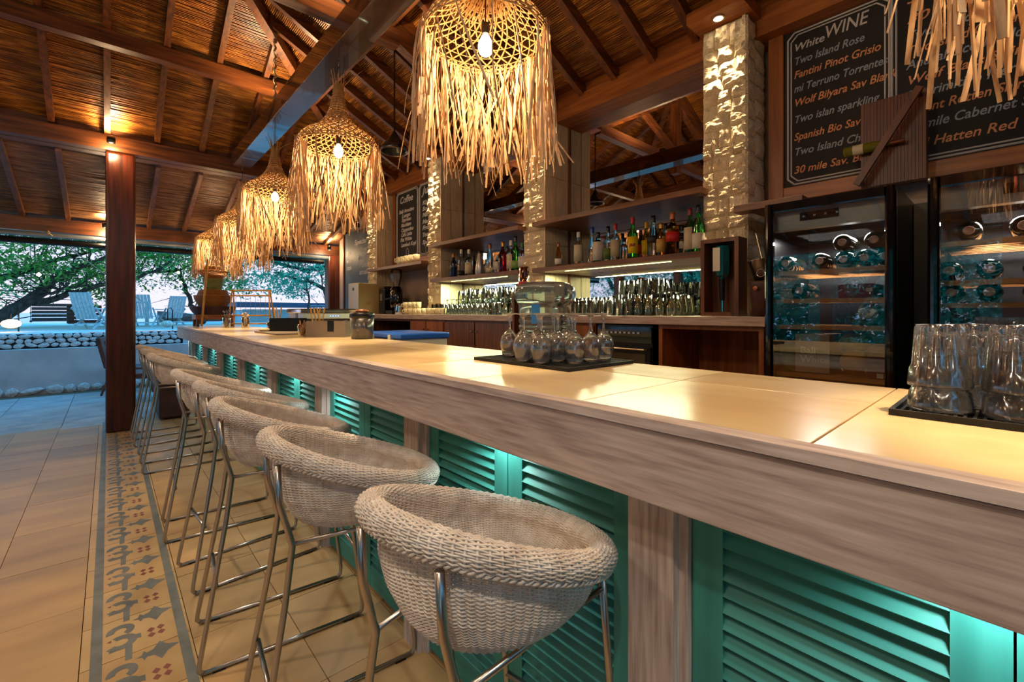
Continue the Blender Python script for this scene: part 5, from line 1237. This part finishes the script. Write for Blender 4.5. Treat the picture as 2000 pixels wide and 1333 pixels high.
Cc = [(-2.6, 14.4, 1.6), (-1.7, 14.4, 2.05), (-1.4, 14.4, 2.2), (-1.1, 14.4, 2.42), (-.7, 14.4, 2.6), (-.1, 14.4, 2.8)]
D = [(-1.4, 14, 1.4), (-1.0, 13.9, 1.7), (-.7, 13.8, 1.85), (-.2, 13.7, 1.9)]
branch_tree('old leaning tree with long low branches sweeping over the beach chairs', None, [(A, .17, .05), (B, .085, .03), (Cc, .08, .03), (D, .05, .015)],
    [(-3.0, .6, 12.6, 16, 2.45, 3.6, 10), (-2.4, .4, 13.2, 16, 1.9, 2.45, 4.5), (.2, 2.6, 13, 16, 2.35, 3.4, 4), (-2.4, .0, 14, 17, 1.55, 1.95, 1.2), (-9, -3, 11, 17, 1.5, 4.2, 12)], mt['leaf'], 1, 26000, .13, (-3.2, 14, .3))
F_ = [(-.8, 16.5, 1.9), (-.4, 16, 2.2), (.2, 16, 2.4), (.9, 16, 2.4), (1.5, 16, 2.5), (2.1, 16, 2.9)]
E_ = [(2.05, 16, .95), (1.9, 16, 1.4), (1.8, 16, 1.6), (1.65, 16, 2.1), (1.5, 16, 2.5), (1.2, 16, 2.9)]
branch_tree('slim tree with one curved trunk left of the basket tower', None, [(E_, .075, .03), (F_, .05, .02)], [(.2, 2.7, 15, 17, 2.0, 3.6, 9), (1.9, 3.2, 15, 17, 1.7, 2.6, 2)], mt['leaf'], 2, 7000, .13, (2.05, 16, .95))
Gb = [(7.2, 16.5, .95), (6.6, 16, 2.2), (5.7, 16, 2.9), (5.0, 16, 2.75), (4.5, 16, 2.8), (3.5, 16, 3.1)]
Hb = [(6.9, 16.2, 1.7), (5.7, 16, 2.05), (5.2, 16, 2.35), (4.8, 16, 2.35), (4.4, 16, 2.5), (4.1, 16, 2.6)]
Ib = [(4.85, 15.5, .95), (4.9, 15.5, 1.7), (4.9, 15.6, 2.3), (5.0, 15.7, 2.8)]
Jb = [(5.5, 15.5, .95), (5.45, 15.5, 1.5), (5.4, 15.6, 2.2), (5.3, 15.7, 2.9)]
branch_tree('spreading teal-leaved tree right of the basket tower', None, [(Gb, .12, .04), (Hb, .08, .03), (Ib, .035, .02), (Jb, .03, .02)], [(2.9, 6.9, 13.4, 16, 2.55, 3.7, 12), (3.0, 5.2, 14, 17, 1.8, 2.5, 2.2), (6, 12, 13, 18, 1.6, 3.8, 5)], mt['leaf2'], 3, 17000, .14, (7.2, 16.5, .95))
for i, (x, y, s) in enumerate(((-9.5, 7.5, 1.2), (-10.5, 3.0, 1.3), (-10, -2.5, 1.2), (-9.2, 10.5, 1.0))):
    branch_tree('leafy garden tree standing beyond the open left side, number out of frame' if False else ['garden tree left of the roof, farthest toward the beach side', 'garden tree beyond the middle of open left side', 'garden tree beyond the left side behind the camera', 'garden tree at the left corner near the stone wall'][i], 'garden trees on the left', [([(x, y, -.1), (x+.2, y+.1, 1.5), (x-.1, y+.5, 3.0), (x+.3, y+.8, 4.6)], .22, .08), ([(x, y, 1.3), (x+.6, y-.8, 2.4), (x+1.0, y-1.6, 3.6)], .12, .05), ([(x, y, 1.5), (x-.5, y+1.2, 2.8), (x-.7, y+1.9, 3.8)], .12, .05)],
        [(x-2, x+2, y-2.6, y+2.6, .2, 5.2, 1)], mt['leaf2'], 10+i, 16000, .14, (x, y, -.1))
# hedge added beyond the open left side to darken the reflections
t = thing('added_hedge', 'tall dense hedge added beyond the open left side to darken the reflections', 'hedge', (-14, 2, 0)); q = random.Random(77); m = M()
for i in range(30000):
    p = Vector((q.gauss(0, .5), q.uniform(-13, 8.5), q.uniform(0, 4.6)**1.0)); d = Vector((q.gauss(0, 1), q.gauss(0, 1), q.gauss(0, .8))).normalized(); sd = d.cross(Vector((q.gauss(0, 1), q.gauss(0, 1), 1))).normalized(); L = .3*q.uniform(.6, 1.3)
    m.face([p, p+d*L*.5-sd*L*.25, p+d*L, p+d*L*.5+sd*L*.25])
tag(m.build('foliage', mt['leaf2'], t), kind='stuff')
for k in range(8): M().tube([(0, -12+2.8*k, 0), (.1, -12+2.8*k, 2.2), (0, -11.8+2.8*k, 4.2)], [.08, .06, .03], 6).build('stem', mt['bark'], t)
# beach furniture
def garden_chair(lab, x, y, rz, group='pale folding beach chairs'):
    t = thing('beach_chair', lab, 'chair', (x, y, .955), rz, group); t.scale = (.74, .74, .74)
    for k in range(6): bx(-.26+.088*k, -.26+.088*k+.074, 0, .02, 0, .82).build('back_slat', mt['chairwood'], t).matrix_local = Matrix.Translation((0, .16, .28)) @ Matrix.Rotation(R(-22), 4, 'X')
    for k in range(5): bx(-.27, .27, -.30+.092*k, -.30+.092*k+.075, .33, .35).build('seat_slat', mt['chairwood'], t)
    for s in (-1, 1):
        M().beam((s*.29, -.34, 0), (s*.29, .30, .62), .03, .05).build('leg', mt['chairwood'], t); M().beam((s*.27, .38, 0), (s*.27, -.28, .36), .03, .05).build('leg', mt['chairwood'], t)
        bx(s*.31-.035, s*.31+.035, -.32, .26, .56, .585).build('armrest', mt['chairwood'], t)
    for z_, y_ in ((.12, -.22), (.12, .20)): bx(-.28, .28, y_, y_+.03, z_, z_+.04).build('stretcher', mt['chairwood'], t)
    return t
garden_chair('pale blue-grey folding chair on the sand left of the timber column, seen from behind', -.28, 13.3, R(150))
garden_chair('pale folding chair turned away, just left of the timber column', .05, 14.2, R(205))
garden_chair('pale folding chair on the sand just right of the timber column', .66, 14.0, R(160))
garden_chair('pale folding chair farthest right of the timber column', 1.22, 14.7, R(200))
t = thing('beach_table', 'small pale table among the folding chairs on the sand', 'table', (.42, 15.4, .955)); bx(-.4, .4, -.35, .35, .60, .63).build('table_top', mt['chairwood'], t)
for sx_ in (-1, 1):
    for sy_ in (-1, 1): bx(sx_*.34-.025, sx_*.34+.025, sy_*.3-.025, sy_*.3+.025, 0, .60).build('leg', mt['chairwood'], t)
t = thing('swing_bench', 'dark slatted swing bench hanging over the sand', 'bench', (-1.15, 18.0, 1.06), R(6))
for k in range(5): bx(-.42, .42, .0, .02, .02+.10*k, .10+.10*k).build('back_slat', mt['darkchair'], t).matrix_local = Matrix.Rotation(R(-10), 4, 'X')
for k in range(4): bx(-.42, .42, -.42+.1*k, -.34+.1*k, 0, .02).build('seat_slat', mt['darkchair'], t)
for s in (-1, 1):
    bx(s*.44-.02, s*.44+.02, -.42, .03, -.02, .03).build('side_rail', mt['darkchair'], t); bx(s*.44-.02, s*.44+.02, -.42, .0, .22, .25).build('armrest', mt['darkchair'], t); M().tube([(s*.44, -.2, 0), (s*.44, -.1, 2.2)], .010, 6).build('rope', mt['rope'], t)
t = thing('hanging_lounger', 'second dark slatted seat behind the pale chair on the sand', 'bench', (-.48, 16.8, 1.0), R(20))
for k in range(5): bx(-.36, .36, .0, .02, .02+.10*k, .10+.10*k).build('back_slat', mt['darkchair'], t)
for k in range(4): bx(-.36, .36, -.42+.1*k, -.34+.1*k, 0, .02).build('seat_slat', mt['darkchair'], t)
def lantern(lab, x, y, z, r_, lit=True):
    t = thing('basket_lantern', lab, 'lantern', (x, y, z)); m = M()
    m.lathe([(r_*math.cos(a), r_*.62*math.sin(a)) for a in [-PI/2+PI*i/8 for i in range(9)]], 16); m.build('round_shade', mt['lantern'] if lit else mt['rock'], t, True)
    m = M()
    for k in range(10): a = 2*PI*k/10; m.tube([(r_*1.01*math.cos(b)*math.cos(a), r_*1.01*math.cos(b)*math.sin(a), r_*.63*math.sin(b)) for b in [-PI/2+PI*i/8 for i in range(9)]], .004, 4, False)
    m.build('ribs', mt['raffia2'], t); M().tube([(.09, 0, -.25), (.09, 0, .30), (.06, 0, .36), (0, 0, .33), (0, 0, r_*.6)], .012, 6).build('hook_stand', mt['black'], t, True)
    if lit: lamp('lantern_light', 'POINT', (0, -.3, .0), 3, WARM, .1, parent=t)
lantern('glowing round lantern on a black hook stand on the sand', -1.30, 12.0, 1.10, .13); lantern('unlit round lantern on a hook stand right of the timber column', .98, 12.6, 1.05, .12, False)
for i, (x, y, z) in enumerate(((-1.02, 12.8, 2.05), (-.02, 13.4, 2.12), (.02, 13.6, 2.02), (1.36, 14.6, 2.35), (1.42, 14.7, 2.1), (-2.0, 12.4, 2.1))):
    t = thing('string_light', ['warm tree bulb above the dark swing bench', 'upper warm tree bulb just left of the timber column', 'lower warm tree bulb just left of the timber column', 'upper warm tree bulb right of the timber column', 'lower warm tree bulb right of the timber column', 'warm tree bulb at the far left over the sand'][i], 'light bulb', (x, y, z), 0, 'warm bulbs in the beach trees')
    M().lathe([(0, -.04), (.03, -.02), (.035, 0), (.015, .03), (0, .035)], 12).build('bulb', mt['bulb'], t, True); M().tube([(0, 0, .03), (0, 0, .5)], .004, 4).build('cord', mt['black'], t)
t = thing('beach_hut', 'low blue-grey beach hut with flat roof seen behind the wire rack', 'hut', (5.0, 18.5, .95))
bx(-1.5, 1.1, -.4, 1.2, 0, .45).build('hut_wall', mt['chairwood'], t); bx(-1.7, 1.3, -.6, 1.4, .55, .72).build('hut_roof', plain('slate_roof', '#55607c', .8), t); bx(-1.5, 1.1, -.45, -.41, .40, .47).build('counter_ledge', mt['rock'], t)
t = thing('fence_panel', 'pale fence post and net at right edge of beach view', 'fence', (6.2, 15.0, .95)); bx(-.06, .06, -.06, .06, 0, 1.5).build('post', mt['chairwood'], t)
for k in range(6): M().tube([(-1.4, 0, .12+.09*k), (0, 0, .12+.09*k)], .010, 4).build('net_rope', mt['chairwood'], t)
t = thing('boat', 'dark low boat lying at the water edge left of basket tower', 'boat', (2.2, 19.6, .98), R(-20)); M().prism([(-.9, -.2, 0), (.9, -.2, 0), (1.1, 0, .22), (.9, .2, 0), (-.9, .2, 0), (-1.0, 0, .2)], (0, 0, .18)).build('hull', mt['darkchair'], t)
# ropes tied at the eave
for (lab, p, q) in (('thin rope slanting down from the eave beam on the left', (-.58, 8.30, 2.33), (.55, 12.9, 1.55)),):
    t = thing('guy_rope', lab, 'rope'); M().tube([p, q], .008, 6).build('rope', mt['rope'], t); M().lathe([(0, -.03), (.025, 0), (0, .03)], 8, p).build('knot', mt['rope'], t)
# low seats beyond the stools
def low_chair(lab, x, y, rz, cush):
    t = thing('lounge_chair', lab, 'chair', (x, y, 0), rz)
    bx(-.30, .30, -.28, .26, .34, .42).build('seat', mt['leather'], t, bevel=.02); o = bx(-.30, .30, -.03, .03, 0, .50).build('backrest', mt['leather'], t, bevel=.02); o.matrix_local = Matrix.Translation((0, .28, .42)) @ Matrix.Rotation(R(-12), 4, 'X')
    if cush: o = bx(-.22, .22, -.06, .0, .02, .40).build('cushion', mt['teal_cushion'], t, bevel=.03); o.matrix_local = Matrix.Translation((0, .24, .44)) @ Matrix.Rotation(R(-12), 4, 'X')
    for sx_ in (-1, 1):
        M().tube([(sx_*.26, -.24, .34), (sx_*.30, -.30, 0)], [.022, .014], 8).build('leg', mt['wood_z'], t, True); M().tube([(sx_*.26, .24, .34), (sx_*.30, .34, 0)], [.022, .014], 8).build('leg', mt['wood_z'], t, True)
    return t
low_chair('brown lounge chair with a teal cushion behind the timber column', .42, 8.75, R(75), True)
low_chair('brown lounge chair left of the timber column, mostly hidden', .30, 9.75, R(80), False)
t = thing('low_sofa', 'dark brown low sofa block behind the far stools', 'sofa', (.50, 6.85, 0))
bx(-.05, .26, -.0, .9, .02, .58).build('sofa_body', mt['leather'], t, bevel=.02)
